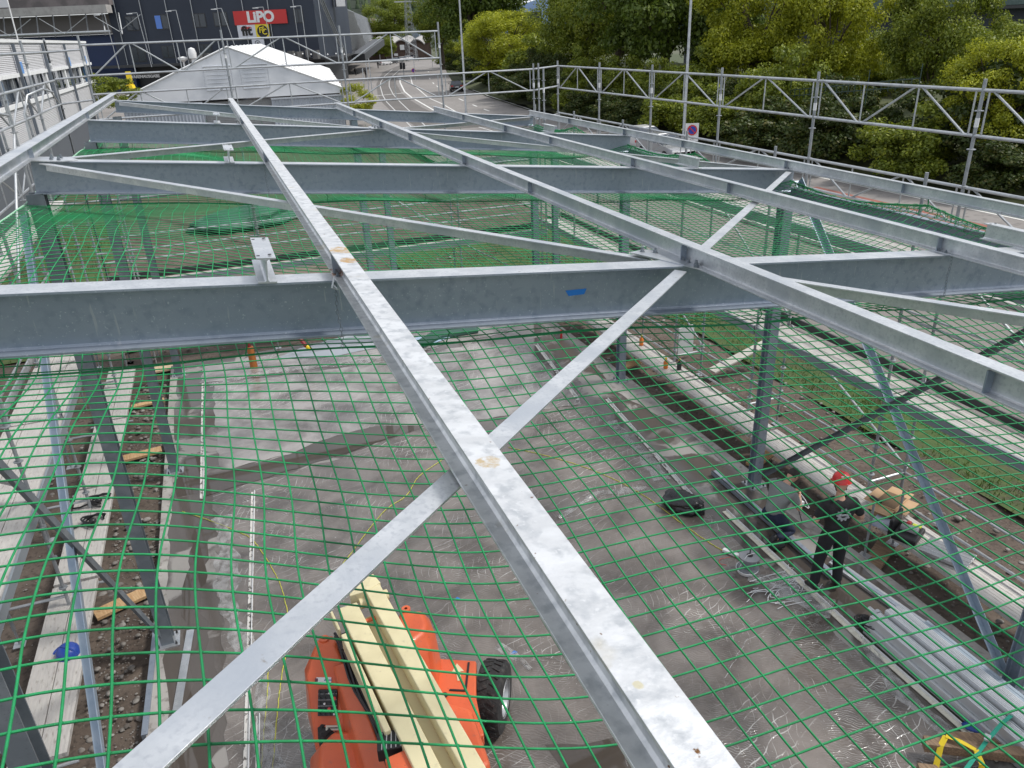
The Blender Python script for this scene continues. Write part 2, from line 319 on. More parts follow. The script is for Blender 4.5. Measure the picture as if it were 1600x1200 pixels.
    def build(s, name, m, parent=None, smooth=False, local=False, label=None, bevel=0, off=None):
        me = bpy.data.meshes.new(name)
        o = Vector((0, 0, 0))
        if parent is not None and not local:
            q = parent
            while q is not None: o += Vector(q.location); q = q.parent
        if off is not None: o = Vector(off)
        me.from_pydata([(x-o.x, y-o.y, z-o.z) for x, y, z in s.v], [], s.f)
        for k in (m if isinstance(m, (list, tuple)) else [m]): me.materials.append(k)
        if isinstance(m, (list, tuple)): me.polygons.foreach_set('material_index', s.m)
        me.update()
        bm = bmesh.new(); bm.from_mesh(me); bmesh.ops.recalc_face_normals(bm, faces=bm.faces); bm.to_mesh(me); bm.free()
        if smooth:
            me.polygons.foreach_set('use_smooth', [True]*len(me.polygons))
            try: me.set_sharp_from_angle(angle=R_(40))
            except Exception: pass
        ob = link_mesh(name, me, parent, label)
        if off is not None: ob.location = o
        if bevel:
            b = ob.modifiers.new('bevel', 'BEVEL'); b.width = bevel; b.segments = 2; b.limit_method = 'ANGLE'; b.angle_limit = R_(40)
        return ob
def np_mesh(name, V, F, m, parent=None, smooth=False):
    me = bpy.data.meshes.new(name); V = np.asarray(V, np.float32); F = np.asarray(F, np.int32); k = F.shape[1]
    me.vertices.add(len(V)); me.vertices.foreach_set('co', V.ravel()); me.loops.add(F.size); me.loops.foreach_set('vertex_index', F.ravel())
    me.polygons.add(len(F)); me.polygons.foreach_set('loop_start', np.arange(0, F.size, k, dtype=np.int32)); me.polygons.foreach_set('loop_total', np.full(len(F), k, np.int32))
    if smooth: me.polygons.foreach_set('use_smooth', np.ones(len(F), bool))
    me.update(calc_edges=True); me.validate(); me.materials.append(m)
    return link_mesh(name, me, parent)
def structure(o, **k): o['kind'] = 'structure'; return o

exec_sections = True
# ------------------------------------------------------------------ the setting: ground, slab, roads, hills
def jag_pts(x):
    g = random.Random(int(x*10)); w = .07; L = [(x-w, -5+.3*i) for i in range(81)]; s_ = 1 if x < 0 else -1
    if x < 0: return [(-1.976, -5), (-1.976, 19)]+[(x+w+g.uniform(-.03, .05)+.08*max(0, math.sin(y*.9+1))**3, y) for _, y in L[::-1]]
    return [(7.946, -5), (7.946, 19)]+[(x-w-g.uniform(-.03, .05)-.35*max(0, math.sin(y*.55+.4))**3, y) for _, y in L[::-1]]
def grid_sheet(name, x0, x1, y0, y1, nx, ny, z, amp, m, fr=1.0, seed=0):
    r = np.random.default_rng(seed); X, Y = np.meshgrid(np.linspace(x0, x1, nx), np.linspace(y0, y1, ny)); Z = np.zeros_like(X)
    for k in range(14):
        a, b, c, w = r.normal(size=4); f = fr*(1.5**(k % 6)); Z += np.sin((a*X+b*Y)*f+c*9)/(1.5**(k % 6))
    Z = z+amp*Z/3
    V = np.stack([X, Y, Z], -1).reshape(-1, 3); i = np.arange(nx*ny).reshape(ny, nx)
    F = np.stack([i[:-1, :-1], i[:-1, 1:], i[1:, 1:], i[1:, :-1]], -1).reshape(-1, 4)
    return structure(np_mesh(name, V, F, m, smooth=True))
structure(MB().box((0, 0, -.45), (6000, 6000, .02)).build('ground', mat('distant ground', (.05, .065, .025), .95, 0, [(.02, (.08, .085, .05), .4, .6)])))
grid_sheet('site_soil', -14, 13.3, -9, 40, 240, 420, -.17, .045, soil, 2.2, 1)
structure(MB().poly([(13.28, -30), (19.7, -30), (19.7, 60), (13.28, 60)], -.13).build('car_park', mat('gravelly asphalt', (.17, .155, .145), .9, 0, [(.5, (.13, .12, .11), .4, .65), (30, (.27, .25, .235), .58, .72)], (30, .3))))
slab = structure(MB().box((2.985, 6.9, -.16), (9.93, 25.4, .32)).build('concrete_slab', slabm, bevel=.01))
for x_, n_ in ((-1.905, 'slab_rim'), (7.80, 'slab_rim')): structure(MB().poly(jag_pts(x_) , .0006).build(n_, mat('dry concrete rim', (.34, .325, .305), .75, 0, [(2, (.26, .245, .23), .4, .6), (9, (.20, .185, .17), .55, .65)], (25, .2))))
# road and pavements traced on the ground plane
def gp(pl, z=0.): return [tuple(G(x, y, z))[:2] for x, y in pl]
Rg = [(29.3, -30), (29.4, 55)]+gp([(830, 172), (765, 151), (724, 136), (705, 124), (697, 110), (699, 98), (700, 93.5)])
Lf = gp([(672, 92.5), (655, 93.5), (625, 98.5), (604, 107.5), (578.5, 130), (566, 158)])+[(14.5, 70), (14.5, 60.2), (19.72, 60.1), (19.72, -30)]
structure(MB().poly(Rg+Lf, -.10).build('road', asphalt))
structure(MB().poly([(19.71, -30), (19.85, -30), (19.85, 60), (19.71, 60)], -.12, .0).build('kerb', concrete))
structure(MB().poly([(29.3, -30), (29.45, -30), (29.55, 55), (29.4, 55)], -.12, .02).build('kerb', concrete))
structure(MB().poly(gp([(500, 75+.1), (655, 93.4), (625, 98.4), (604, 107.4), (578.4, 130), (565, 158)])+[(14.4, 70), (-8, 70), (-30, 120), (10, 400)], -.14).build('pavement', paver))
def strip(name, pl, w, m, z=-.094):
    P = [Vector((*p, 0)) for p in (pl if not isinstance(pl[0][0], int) or abs(pl[0][0]) < 60 else gp(pl))]
    b = MB(); n = len(P); L = []; Rr = []
    for i, p in enumerate(P):
        d = (P[min(i+1, n-1)]-P[max(i-1, 0)]).normalized(); s = Vector((-d.y, d.x, 0))*w/2; L.append(p+s); Rr.append(p-s)
    for i in range(n-1):
        b.add([(*L[i][:2], z), (*L[i+1][:2], z), (*Rr[i+1][:2], z), (*Rr[i][:2], z)], [(0, 1, 2, 3)])
    return b
tb = gp([(612, 173), (598, 160), (590, 148), (588, 130), (598, 112), (625, 101)]); tb2 = gp([(637, 100.5), (626, 108), (619, 119), (619, 130), (627, 144), (638, 153), (660, 167), (676, 174)])
structure(MB().poly([(17, 66)]+tb+tb2+[(22.5, 66)], -.096).build('tram_bed', asph2))
for nm, pl, w in (('tram_rail', [(641, 173), (625, 158), (614, 146), (608, 134), (608, 127), (611, 120), (625, 108)], .14), ('tram_rail', [(619, 173), (604, 158), (598, 148), (594, 134), (595, 127), (601, 118), (613, 108)], .14)):
    q = gp(pl); q = [(q[0][0]-(q[1][0]-q[0][0])*1.2, q[0][1]-(q[1][1]-q[0][1])*1.2)]+q
    structure(strip(nm, q, w, None, -.088).build(nm, mat('polished rail', (.5, .49, .47), .35, .3)))
mk = MB()
def addm(b): mk.add(b.v, b.f)
for pl, w in (([(712, 173), (691, 161), (670, 152), (652, 137), (644, 130), (641, 118)], .16), ([(685, 175), (643, 151), (632, 142), (625, 128), (625, 119)], .22), ([(572, 150), (603, 147), (632, 144)], .45), ([(830, 170), (765, 149), (726, 135)], .15)):
    addm(strip('', gp(pl), w, None, -.09))
for a, b in (((738, 162), (745, 165)), ((756, 169), (764, 172)), ((717, 153), (724, 156)), ((702, 145), (707, 148)), ((691, 140), (695, 142)), ((682, 133), (685, 135)), ((676, 128), (678, 130)), ((671, 121), (672, 123)), ((669, 116), (670, 118)), ((669, 111), (669, 112))):
    addm(strip('', gp([a, b]), .2, None, -.09))
for k in range(8): addm(strip('', [(24.6, -20+k*9), (24.6, -16.5+k*9)], .15, None, -.09))
addm(strip('', [(21.9, -30), (21.9, 66)], .15, None, -.09)); addm(strip('', [(28.9, -30), (28.9, 55)], .15, None, -.09))
structure(mk.build('road_markings', linem))
structure(strip('', [(26.6, -30), (26.6, 30)], 1.0, None, -.092).build('cycle_lane', mat('red cycle lane', (.26, .10, .075), .85, 0, [(2, (.20, .08, .06), .4, .6)])))
def hill(name, pts, m, depthfun, base=-2):
    V = []; F = []
    n = len(pts)
    for (px, dtop, ztop, dfront) in pts:
        a = D(px, 60, dfront); c = D(px, 60, dtop); V += [(a.x, a.y, base), (c.x*.6+a.x*.4, c.y*.6+a.y*.4, ztop*.6), (c.x, c.y, ztop), (c.x*1.3, c.y*1.3, base)]
    for i in range(n-1):
        for k in range(3): F.append((i*4+k, i*4+4+k, i*4+5+k, i*4+1+k))
    return structure(np_mesh(name, V, F, m, smooth=True))
hill('hill', [(200, 800, 95, 520), (420, 800, 110, 500), (520, 780, 108, 480), (600, 760, 100, 470), (680, 800, 84, 480), (740, 850, 62, 520), (790, 900, 22, 560)], hillm, None)
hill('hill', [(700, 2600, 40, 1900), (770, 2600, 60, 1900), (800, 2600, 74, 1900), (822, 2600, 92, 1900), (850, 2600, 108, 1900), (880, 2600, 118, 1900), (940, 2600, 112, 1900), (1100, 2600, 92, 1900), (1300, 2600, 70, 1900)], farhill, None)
# far conifer wood, one mass
def conifers(n, fn, seed):
    r = np.random.default_rng(seed); V = []; F = []; b = 0
    for i in range(n):
        x, y, z = fn(r); h = r.uniform(12, 22); w = h*r.uniform(.13, .2); V0 = []
        for L in range(5):
            z0 = z+h*(L*.17); z1 = z+h*(L*.17+.42 if L < 4 else 1.0); rr = w*(1-L*.19); k = 7
            ring = [(x+rr*math.cos(6.283*j/k+L)*r.uniform(.75, 1.2), y+rr*math.sin(6.283*j/k+L)*r.uniform(.75, 1.2), z0+r.uniform(-.4, .4)) for j in range(k)]
            V += ring+[(x, y, z1)]; F += [(b+j, b+(j+1) % k, b+k) for j in range(k)]; b += k+1
    return V, F
def hf(r):
    t = r.uniform(); px = r.uniform(440, 735); dd = 500+300*math.sqrt(r.uniform()); p = D(px, 60, dd)
    top = 104-max(0, px-600)*.38; return p.x, p.y, max(0, (dd-490)/300)*top*.92-2
V, F = conifers(1500, hf, 3)
wood = np_mesh('forest', V, F, mat('conifer needles', (.022, .042, .02), .9, 0, [(.035, (.05, .075, .025), .45, .6)])); tag(wood, 'dark conifer forest on the hillside beyond the road', 'forest', kind='stuff')

# ------------------------------------------------------------------ trees, bushes
def crown_np(n, r, h, zc, leaf, seed, nclump=55, squash=1.0, low=-.9):
    g = np.random.default_rng(seed); u = g.normal(size=(nclump, 3)); u /= np.linalg.norm(u, axis=1)[:, None]; u[:, 2] = np.clip(u[:, 2], low, 1)
    rad = g.uniform(.3, 1.12, nclump)**.65; C = u*rad[:, None]; cs = g.uniform(.16, .34, nclump)
    k = g.integers(0, nclump, n); d = g.normal(size=(n, 3)); d /= np.linalg.norm(d, axis=1)[:, None]; d *= (g.uniform(0, 1, n)**.4)[:, None]
    P = (C[k]+d*cs[k][:, None]*np.array([1, 1, .75]))*np.array([r, r*squash, h/2])+np.array([0, 0, zc])
    nrm = d+g.normal(size=(n, 3))*.6+np.array([0, 0, .5]); nrm /= np.linalg.norm(nrm, axis=1)[:, None]
    t = np.cross(nrm, g.normal(size=(n, 3))); t /= np.linalg.norm(t, axis=1)[:, None]; b = np.cross(nrm, t); s = (leaf*g.uniform(.6, 1.3, n))[:, None]
    V = np.stack([P-t*s*.5, P+b*s*.32, P+t*s*.6, P-b*s*.32], 1).reshape(-1, 3); F = np.arange(4*n).reshape(n, 4)
    return V, F, C*np.array([r, r*squash, h/2])+np.array([0, 0, zc])
def trunk_mesh(h0, r0, targets, seed, maxn=14):
    g = random.Random(seed); b = MB(); pts = [Vector((0, 0, -.5))]; 
    for i in range(1, 7): pts.append(Vector((g.uniform(-.12, .12)*i*.4, g.uniform(-.12, .12)*i*.4, h0*i/6)))
    b.path(pts, r0, 9, rr=[r0*(1.15-.12*i) for i in range(7)])
    T = list(targets); g.shuffle(T)
    for c in T[:maxn]:
        c = Vector(c); s = pts[g.randint(3, 6)]; mid = s.lerp(c, .5)+Vector((g.uniform(-.3, .3), g.uniform(-.3, .3), .3)); b.path([s, mid, c], .1, 6, rr=[r0*.4, r0*.25, r0*.07])
    return b
PROT = {}
def tree(name, label, group, loc, r, H, kind, scale=1., rz=0.):
    key = kind[0]
    if key not in PROT:
        m, n, leaf, cl, seed = kind[1:]
        V, F, C = crown_np(n, 4.0, 8.2, 6.6, leaf, seed, cl)
        t = thing(name, label, 'tree', (0, 0, 0), 0, group); np_mesh('crown', V, F, m, t); trunk_mesh(5.5, .28, C[:30], seed).build('trunk', bark, t, smooth=True, local=True); PROT[key] = t; o = t
    else:
        o = dup(PROT[key]); o.name = name
    o.location = loc; o.rotation_euler = (0, 0, rz); o.scale = (r/4.0, r/4.0, H/10.7); tag(o, label, 'tree', group); return o
kD = ('D', leafD, 42000, .21, 95, 11); kY = ('Y', leafY, 50000, .17, 95, 22); kM = ('M', leafM, 46000, .18, 95, 33)
TG = 'broadleaf trees along the far side of the road'
def gt(px, d): p = D(px, 60, d); return (p.x, p.y, -.3)
for i, (px, d, r, H, k, lab) in enumerate([
    (742, 150, 10.5, 27, kD, 'tall dark green tree rising behind the tall lamp post at the road bend'),
    (690, 175, 6.0, 19, kM, 'mid green tree with brown lower leaves at the inside of the road bend'),
    (782, 104, 5.4, 10.4, kY, 'rounded yellow green tree beside the black car on the road'),
    (912, 88, 5.4, 14.5, kM, 'spreading olive green tree behind the corner of the scaffolding'),
    (965, 78, 5.8, 17, kM, 'tall olive green tree left of the darkest tree mass'),
    (1042, 66, 6.4, 19, kD, 'broad dark green tree behind the lamp post with the parking sign'),
    (1118, 64, 4.4, 15.5, kD, 'narrow dark green tree right of the lamp post with the parking sign'),
    (1185, 55, 4.5, 13.2, kY, 'yellow green tree in front of the slate grey hall'),
    (1300, 50, 3.3, 11.4, kY, 'yellow green tree left of the gap showing the green clad hall'),
    (1470, 45, 3.0, 10.8, kM, 'wide olive green tree right of the gap showing the green clad hall'),
    (1385, 56, 3.4, 6.9, kM, 'smaller olive tree filling the gap below the green clad hall'),
    (1592, 33, 2.5, 6.6, kY, 'bright yellow green tree cut by the right edge of the picture'),
    (925, 120, 5.0, 15, kY, 'yellowish tree far behind the scaffolding corner'),
    (836, 150, 4.0, 7.8, kM, 'small green tree in front of the distant black tower'),
    (1560, 60, 5, 7.0, kM, 'olive tree behind the bright tree at the right edge')]):
    tree(['dark_tree', 'yellow_tree', 'olive_tree'][0 if k is kD else 1 if k is kY else 2], lab, TG, gt(px, d), r, H, k, rz=i*1.7)
for px, d, r, H, k, lab in ((589, 262, 3.4, 7.5, kD, 'small tree in front of the left vault of the brick building'), (600, 250, 3.6, 8, kM, 'bright small tree in front of the brick vaulted building'), (611, 300, 10, 22, kM, 'green tree showing below the white bridge building')):
    tree('small_tree', lab, None, gt(px, d), r, H, k)
# bank with shrubs on the far side of the road
bank = grid_sheet('bank', 29.6, 60, -30, 120, 50, 120, -.1, .25, mat('bank soil', (.035, .045, .015), .95, 0, [(.6, (.06, .07, .02), .4, .6)], (6, .5)), .5, 5)
for v in bank.data.vertices:
    v.co.z += min(1, max(0, (v.co.x-30.2)/7))*2.2
    if v.co.y > 60: v.co.x += (v.co.y-60)*.13
SG = 'shrubs on the roadside bank'
V, F, C = crown_np(15000, 2.1, 3.8, 1.4, .17, 51, 60, low=-.3); V2, F2, C2 = crown_np(15000, 2.3, 4.2, 1.5, .16, 52, 60, low=-.3)
shA = np_mesh('shrub', V, F, leafH); shB = np_mesh('shrub', V2, F2, leafM); shr = [shA, shB]; first = [True, True]
sp = []
g = random.Random(4)
UG = []
for px, py in ((700, 108), (703, 117), (712, 124), (726, 129), (742, 135), (760, 141), (780, 147), (798, 153), (718, 112), (740, 122), (765, 131), (792, 141), (815, 152), (690, 97)):
    p = G(px+6, py-3); UG.append((p.x+2.2, p.y))
desc_c = ['dark green', 'deep green', 'olive', 'brownish green', 'shadowy green']
desc_w = ['on the bank behind', 'low on the bank below', 'high on the bank above', 'crowding the bank beside']
for i in range(38):
    yy = 4+i*2.45+g.uniform(-.5, .5)
    row = i % 2
    sp.append((30.9+row*2.6+g.uniform(-.4, .4)+max(0, yy-60)*.13, yy, .2+row*.9, i))
nth = ['first', 'second', 'third', 'fourth', 'fifth', 'sixth', 'seventh', 'eighth', 'ninth', 'tenth', 'eleventh', 'twelfth', 'thirteenth', 'fourteenth', 'fifteenth', 'sixteenth', 'seventeenth', 'eighteenth', 'nineteenth']
for x, y, z, i in sp:
    k = 0 if g.random() < .72 else 1
    s = g.uniform(.85, 1.25)
    if first[k]: o = shr[k]; first[k] = False
    else: o = shr[k].copy(); COL.objects.link(o)
    o.location = (x, y, z-.1); o.scale = (s, s, s*g.uniform(.8, 1.0)*(1.2 if i % 2 else .9)); o.rotation_euler = (0, 0, g.uniform(0, 6))
    tag(o, '%s leafy shrub, %s from the near end in the %s row of the bank' % (['dark green', 'olive'][k], nth[i//2], ['lower', 'upper'][i % 2]), 'shrub', SG)
nn = ['farthest', 'second farthest', 'third farthest', 'fourth farthest', 'fifth farthest', 'sixth farthest', 'seventh farthest', 'eighth farthest', 'ninth farthest', 'tenth farthest', 'eleventh farthest', 'twelfth farthest', 'thirteenth farthest', 'fourteenth farthest']
for i, (x, y) in enumerate(sorted(UG, key=lambda q: -q[1])):
    o = shr[i % 2 if i % 3 else 0].copy(); COL.objects.link(o); s_ = 1.5+.5*math.sin(i*2.1); o.location = (x, y, -.4); o.scale = (s_*1.2, s_*1.2, s_); o.rotation_euler = (0, 0, i*1.3); tag(o, 'large shrub at the outer edge of the road bend, %s of the row' % nn[i], 'shrub', 'shrubs at the outer edge of the road bend')
def bush(label, loc, r, h, m, n=6000, leaf=.09, seed=61):
    V, F, C = crown_np(n, r, h, h*.45, leaf, seed, 40, low=-.4); o = np_mesh('bush', V, F, m); o.location = loc; tag(o, label, 'bush'); return o
p = D(172, 128, 60); bush('round grey green bush between the grey clad building and the white tent', (p.x, p.y, 2.6), 1.9, 3.2, leafM, 9000, .12)
p = D(558, 150, 70); bush('light green bush at the right corner of the white tent', (p.x, p.y, .6), 1.7, 3.0, leafY, 8000, .11, 62)

# ------------------------------------------------------------------ background buildings
EX = Vector((AX.x, AY.x, 0)).normalized()      # horizontal axis of the facades that face the site
EN = Vector((EX.y, -EX.x, 0))                   # out of such a facade, towards the site
def fbox(b, p, q, d0, dth, px_depth, mi=0):
    """box whose front face spans the two facade points; dth = thickness away from the site"""
    a, c = Vector(p), Vector(q); z0, z1 = min(a.z, c.z), max(a.z, c.z)
    A = Vector((a.x, a.y, 0)); w = (Vector((c.x, c.y, 0))-A).dot(EX); n = -EN
    P = [A+n*d0, A+EX*w+n*d0, A+EX*w+n*(d0+dth), A+n*(d0+dth)]
    return b.poly([(v.x, v.y) for v in P], z0, z1, mi)
def FP(px, py, d): return D(px, py, d)
DB = 135.
D_cam = D
def D(px, py, d):
    P0 = D_cam(340, 60, d); r = ray(px, py); return CAM + r*((P0-CAM).dot(EN)/r.dot(EN))
# dark stadium shop building
st = thing('stadium_building', 'dark blue stadium building with a red shop sign behind the white tent', 'building', tuple(D(340, 60, DB).xy)+(0,))
def px_box(b, x0, y0, x1, y1, d, off, th):
    p = D(x0, y0, d); q = D(x1, y1, d); q2 = Vector((q.x, q.y, q.z))
    # use heights measured at each corner relative to the tilted horizon
    return fbox(b, p, (q.x, q.y, q.z), off, th, d)
zt = D(340, -40, DB).z
A_ = D(178, 60, DB); B_ = D(497, 60, DB)
b = MB(); fbox(b, (A_.x, A_.y, 4.4), (B_.x, B_.y, zt), 0, 30, DB); b.build('wall', cladblue, st)
b = MB(); fbox(b, (A_.x, A_.y, -.2), (B_.x, B_.y, 4.1), 3, 20, DB); b.build('ground_floor', darkst, st)
b = MB(); fbox(b, (A_.x-EX.x*8, A_.y-EX.y*8, 4.1), (B_.x+2, B_.y, 4.5), -2.5, 3.2, DB); b.build('terrace_slab', darkst, st)
b = MB()
for k in range(9):
    q = A_+EX*(k*4.45+1.5); b.tube((q.x+EN.x*.25, q.y+EN.y*.25, 4.5), (q.x+EN.x*.25, q.y+EN.y*.25, zt), .07, 6)
b.build('downpipe', tube, st)
# mullion lines and windows
for (x0, y0, x1, y1, mt, nm) in ((197, 26, 217, 47, glass, 'window'), (242, 24, 264, 45, glass, 'window'), (301, 22, 322, 42, glass, 'window'), (334, 20, 356, 40, glass, 'window'), (459, 15, 474, 35, glass, 'window'),
                             (253, 72, 273, 90, glass, 'window'), (308, 70, 332, 86, glass, 'window'), (205, 74, 228, 96, glass, 'window')):
    p = D((x0+x1)/2, (y0+y1)/2, DB); w = (x1-x0)*DB/FPX; h = (y1-y0)*DB/FPX
    b = MB(); a = p-EX*w/2; c = p+EX*w/2; fbox(b, (a.x, a.y, p.z-h/2), (c.x, c.y, p.z+h/2), -.05, .3, DB); f = b.build('window', darkst, st)
    for s in (-1, 1):
        b = MB(); pc = p+EX*s*w*.24; a = pc-EX*w*.2; c = pc+EX*w*.2
        fbox(b, (a.x, a.y, p.z-h*.44), (c.x, c.y, p.z+h*.44), -.09, .1, DB); b.build('pane', mat('bright blue blind', (.10, .22, .62), .5) if (x0 == 242 and s < 0) else glass, f)
def text_on(parent, name, s, px, py, d, size, m, off=.12, ext=.03, bold=.0, xs=1.):
    c = bpy.data.curves.new(name, 'FONT'); c.body = s; c.size = size; c.extrude = ext; c.align_x = 'CENTER'; c.align_y = 'CENTER'; c.offset = bold; c.resolution_u = 4
    t = bpy.data.objects.new('tmp', c); COL.objects.link(t); dg = bpy.context.evaluated_depsgraph_get(); me = bpy.data.meshes.new_from_object(t.evaluated_get(dg)); bpy.data.objects.remove(t)
    p = D(px, py, d)+EN*off; X = EX; Z = Vector((0, 0, 1)); o = Vector((0, 0, 0)); q = parent
    while q is not None: o += Vector(q.location); q = q.parent
    for v in me.vertices:
        w = p+X*v.co.x*xs+Z*v.co.y+EN*v.co.z; v.co = w-o
    me.materials.clear(); me.materials.append(m); return link_mesh(name, me, parent)
def board(parent, name, px, py, w, h, d, m, off=.15, th=.12):
    p = D(px, py, d); b = MB(); a = p-EX*w/2; c = p+EX*w/2; fbox(b, (a.x, a.y, p.z-h/2), (c.x, c.y, p.z+h/2), -off, th, d); return b.build(name, m, parent)
k = DB/FPX
sg = board(st, 'shop_sign', 407.5, 27, 82*k, 19.5*k, DB, mat('red sign', (.52, .03, .03), .5), .35, .3)
text_on(sg, 'lettering', 'LiPO', 408, 27, DB, 2.35, whiteP, .38, .04, .10)
s2 = board(st, 'fitness_sign', 387, 49, 29*k, 21*k, DB, mat('white sign', (.62, .64, .70), .5), .30, .25)
text_on(s2, 'lettering', 'fit', 386.5, 49, DB, 2.0, black, .33, .04, .09, 1.1)
text_on(s2, 'lettering', 'update', 385.5, 43.4, DB, .55, redp, .33, .04, .03, 1.2)
s3 = board(st, 'club_sign', 411, 49, 21*k, 21.5*k, DB, mat('yellow sign', (.75, .60, .03), .5), .32, .25)
p = D(411.5, 49, DB)+EN*.36; bb = MB()
def ring(b, p, r, t, n=28, e=EX):
    for i in range(n):
        a0, a1 = 6.2832*i/n, 6.2832*(i+1)/n; Z = Vector((0, 0, 1))
        q = [p+e*math.cos(a)*rr+Z*math.sin(a)*rr for a, rr in ((a0, r-t), (a1, r-t), (a1, r), (a0, r))]
        b.add([tuple(v) for v in q]+[tuple(v-EN*.05) for v in q], [(0, 1, 2, 3), (4, 7, 6, 5), (0, 3, 7, 4), (2, 1, 5, 6)])
ring(bb, p, .98, .98); bb.build('emblem', black, s3)
for s, dx, dy, sz in (('F', -3.0, -1.5, 1.25), ('C', 3.0, .8, 1.3), ('S', .9, -3.2, 1.1)): text_on(s3, 'lettering', s, 411.5+dx, 49+dy, DB, sz, mat('yellow sign', (.75, .60, .03)), .46, .03, .02)
s4 = board(st, 'round_logo_sign', 404, 66, 19*k, 12*k, DB, mat('white sign', (.62, .64, .70)), .3, .25)
bb = MB(); p4 = D(403.5, 67.5, DB)+EN*.34; ring(bb, p4, .48, .1); bb.build('emblem', black, s4); text_on(s4, 'lettering', 'e', 403.7, 67.4, DB, .75, black, .34, .02, .03)
text_on(st, 'lettering', 'WARENAUSGABE', 227, 119.5, DB-8, .62, mat('grey lettering', (.42, .42, .42)), .3, .03, .02, 1.05)
# leaning lamps in front of the building
for i, (x0, y0, x1, y1) in enumerate(((163, 22, 184, 98), (214, 20, 235, 95), (275, 16, 294, 92), (346, 13, 370, 75), (411, 11, 425, 70), (470, 9, 482, 95))):
    d = DB-7; b = MB(); p = D(x1, y1, d); q = D(x0, y0, d); b.tube((p.x, p.y, p.z-1), q, .06, 6); r = D(x0-12, y0+1, d); b.tube(q, r, .05, 6)
    L = thing('leaning_lamp', ['leaning grey lamp mast at the left end of the stadium facade', 'second leaning grey lamp mast from the left on the stadium facade', 'leaning lamp mast above the left slope of the white tent', 'leaning lamp mast just left of the red shop sign', 'leaning lamp mast crossing the red shop sign', 'leaning lamp mast right of the red shop sign'][i], 'lamp', (p.x, p.y, p.z-1), 0, 'leaning lamp masts on the stadium terrace')
    b.build('mast', tube, L, smooth=True); MB().box((r.x, r.y, r.z-.05), (.9, .25, .12), math.atan2(EX.y, EX.x)).build('lamp_head', whiteP, L)
# receding lattice facade
P0 = D(500, 60, DB); P1 = D(582, 57, 330); e1 = Vector((P1.x-P0.x, P1.y-P0.y, 0)); Ls = e1.length; e1.normalize(); n1 = Vector((e1.y, -e1.x, 0))
zT = 13.8
b = MB(); b.poly([tuple((P0-n1*.3+e1*.3)[:2]), tuple((P0+e1*Ls-n1*1)[:2]), tuple((P0+e1*Ls-n1*25)[:2]), tuple((P0-n1*20+e1*30)[:2])], 4.4, zT); b.build('side_wall', mat('grey side wall', (.19, .19, .20), .7, 0, [(.3, (.15, .15, .165), .4, .6)]), st)
b = MB(); b.poly([tuple((P0-n1*4+e1*4)[:2]), tuple((P0+e1*Ls-n1*4)[:2]), tuple((P0+e1*Ls-n1*25)[:2]), tuple((P0-n1*20+e1*30)[:2])], -.2, 4.1); b.build('side_ground_floor', darkst, st)
b = MB(); b.poly([tuple((P0+n1*3)[:2]), tuple((P0+e1*Ls*.5+n1*3)[:2]), tuple((P0+e1*Ls*.5-n1*3)[:2]), tuple((P0-n1*3)[:2])], 4.0, 4.5); b.build('side_terrace', darkst, st)
for i in range(60):
    t = i/59*Ls; q = P0+e1*t; lean = 14 if i < 26 else 2; a = q+n1*.6; q2 = P0+e1*min(Ls, t+lean)+n1*2.6
    MB().tube((a.x, a.y, zT+.3), (q2.x, q2.y, 4.6 if i < 26 else 3), .12, 5).build('facade_tube', tube, st)
b = MB()
for i in range(26):
    t = 4+i*3; q = P0+e1*t-n1*.9; b.box((q.x, q.y, 11.3), (.8, .9, 2.2), math.atan2(e1.y, e1.x))
b.build('dark_slots', darkst, st)
b = MB()
for px in (571, 577):
    q = D(px, 50, 300); b.poly([tuple((q)[:2]), tuple((q+Vector((3, 0, 0)))[:2]), tuple((q+Vector((3, 2, 0)))[:2]), tuple((q+Vector((0, 2, 0)))[:2])], 5, 11)
q = D(580.5, 50, 318); b.poly([tuple((q)[:2]), tuple((q+Vector((2, 0, 0)))[:2]), tuple((q+Vector((2, 2, 0)))[:2]), tuple((q+Vector((0, 2, 0)))[:2])], 5, 14.5)
b.build('pink_end_pillar', mat('pale pink render', (.50, .36, .34), .7), st)
q = D(531, 3, 150); MB().box((q.x, q.y, 17), (1.7, 1.7, 8)).build('white_chimney', whiteP, st)
# external stair ramp
a = D(560, 90, 170); c = D(592, 66, 210); MB().bar((a.x, a.y, a.z), (c.x, c.y, c.z), 3, 1.6).build('stair_ramp', darkst, st)
# bistro lights / furniture along terrace
b = MB()
for i in range(16):
    q = D(300+i*13, 92, DB-3); b.box((q.x, q.y, 5.0+(i*7 % 5)*.08), (1.0+(i % 3)*.3, .8, .8+(i % 4)*.2), i)
b.build('terrace_furniture', mat('grey furniture', (.10, .10, .10), .7), st)
b = MB()
for i in range(12):
    q = D(395+i*13, 84+(i % 2), DB-4); b.lathe((q.x, q.y, q.z), [(0.001, -.16), (.15, 0), (.001, .16)], 8)
b.build('light_string', whiteP, st, smooth=True)
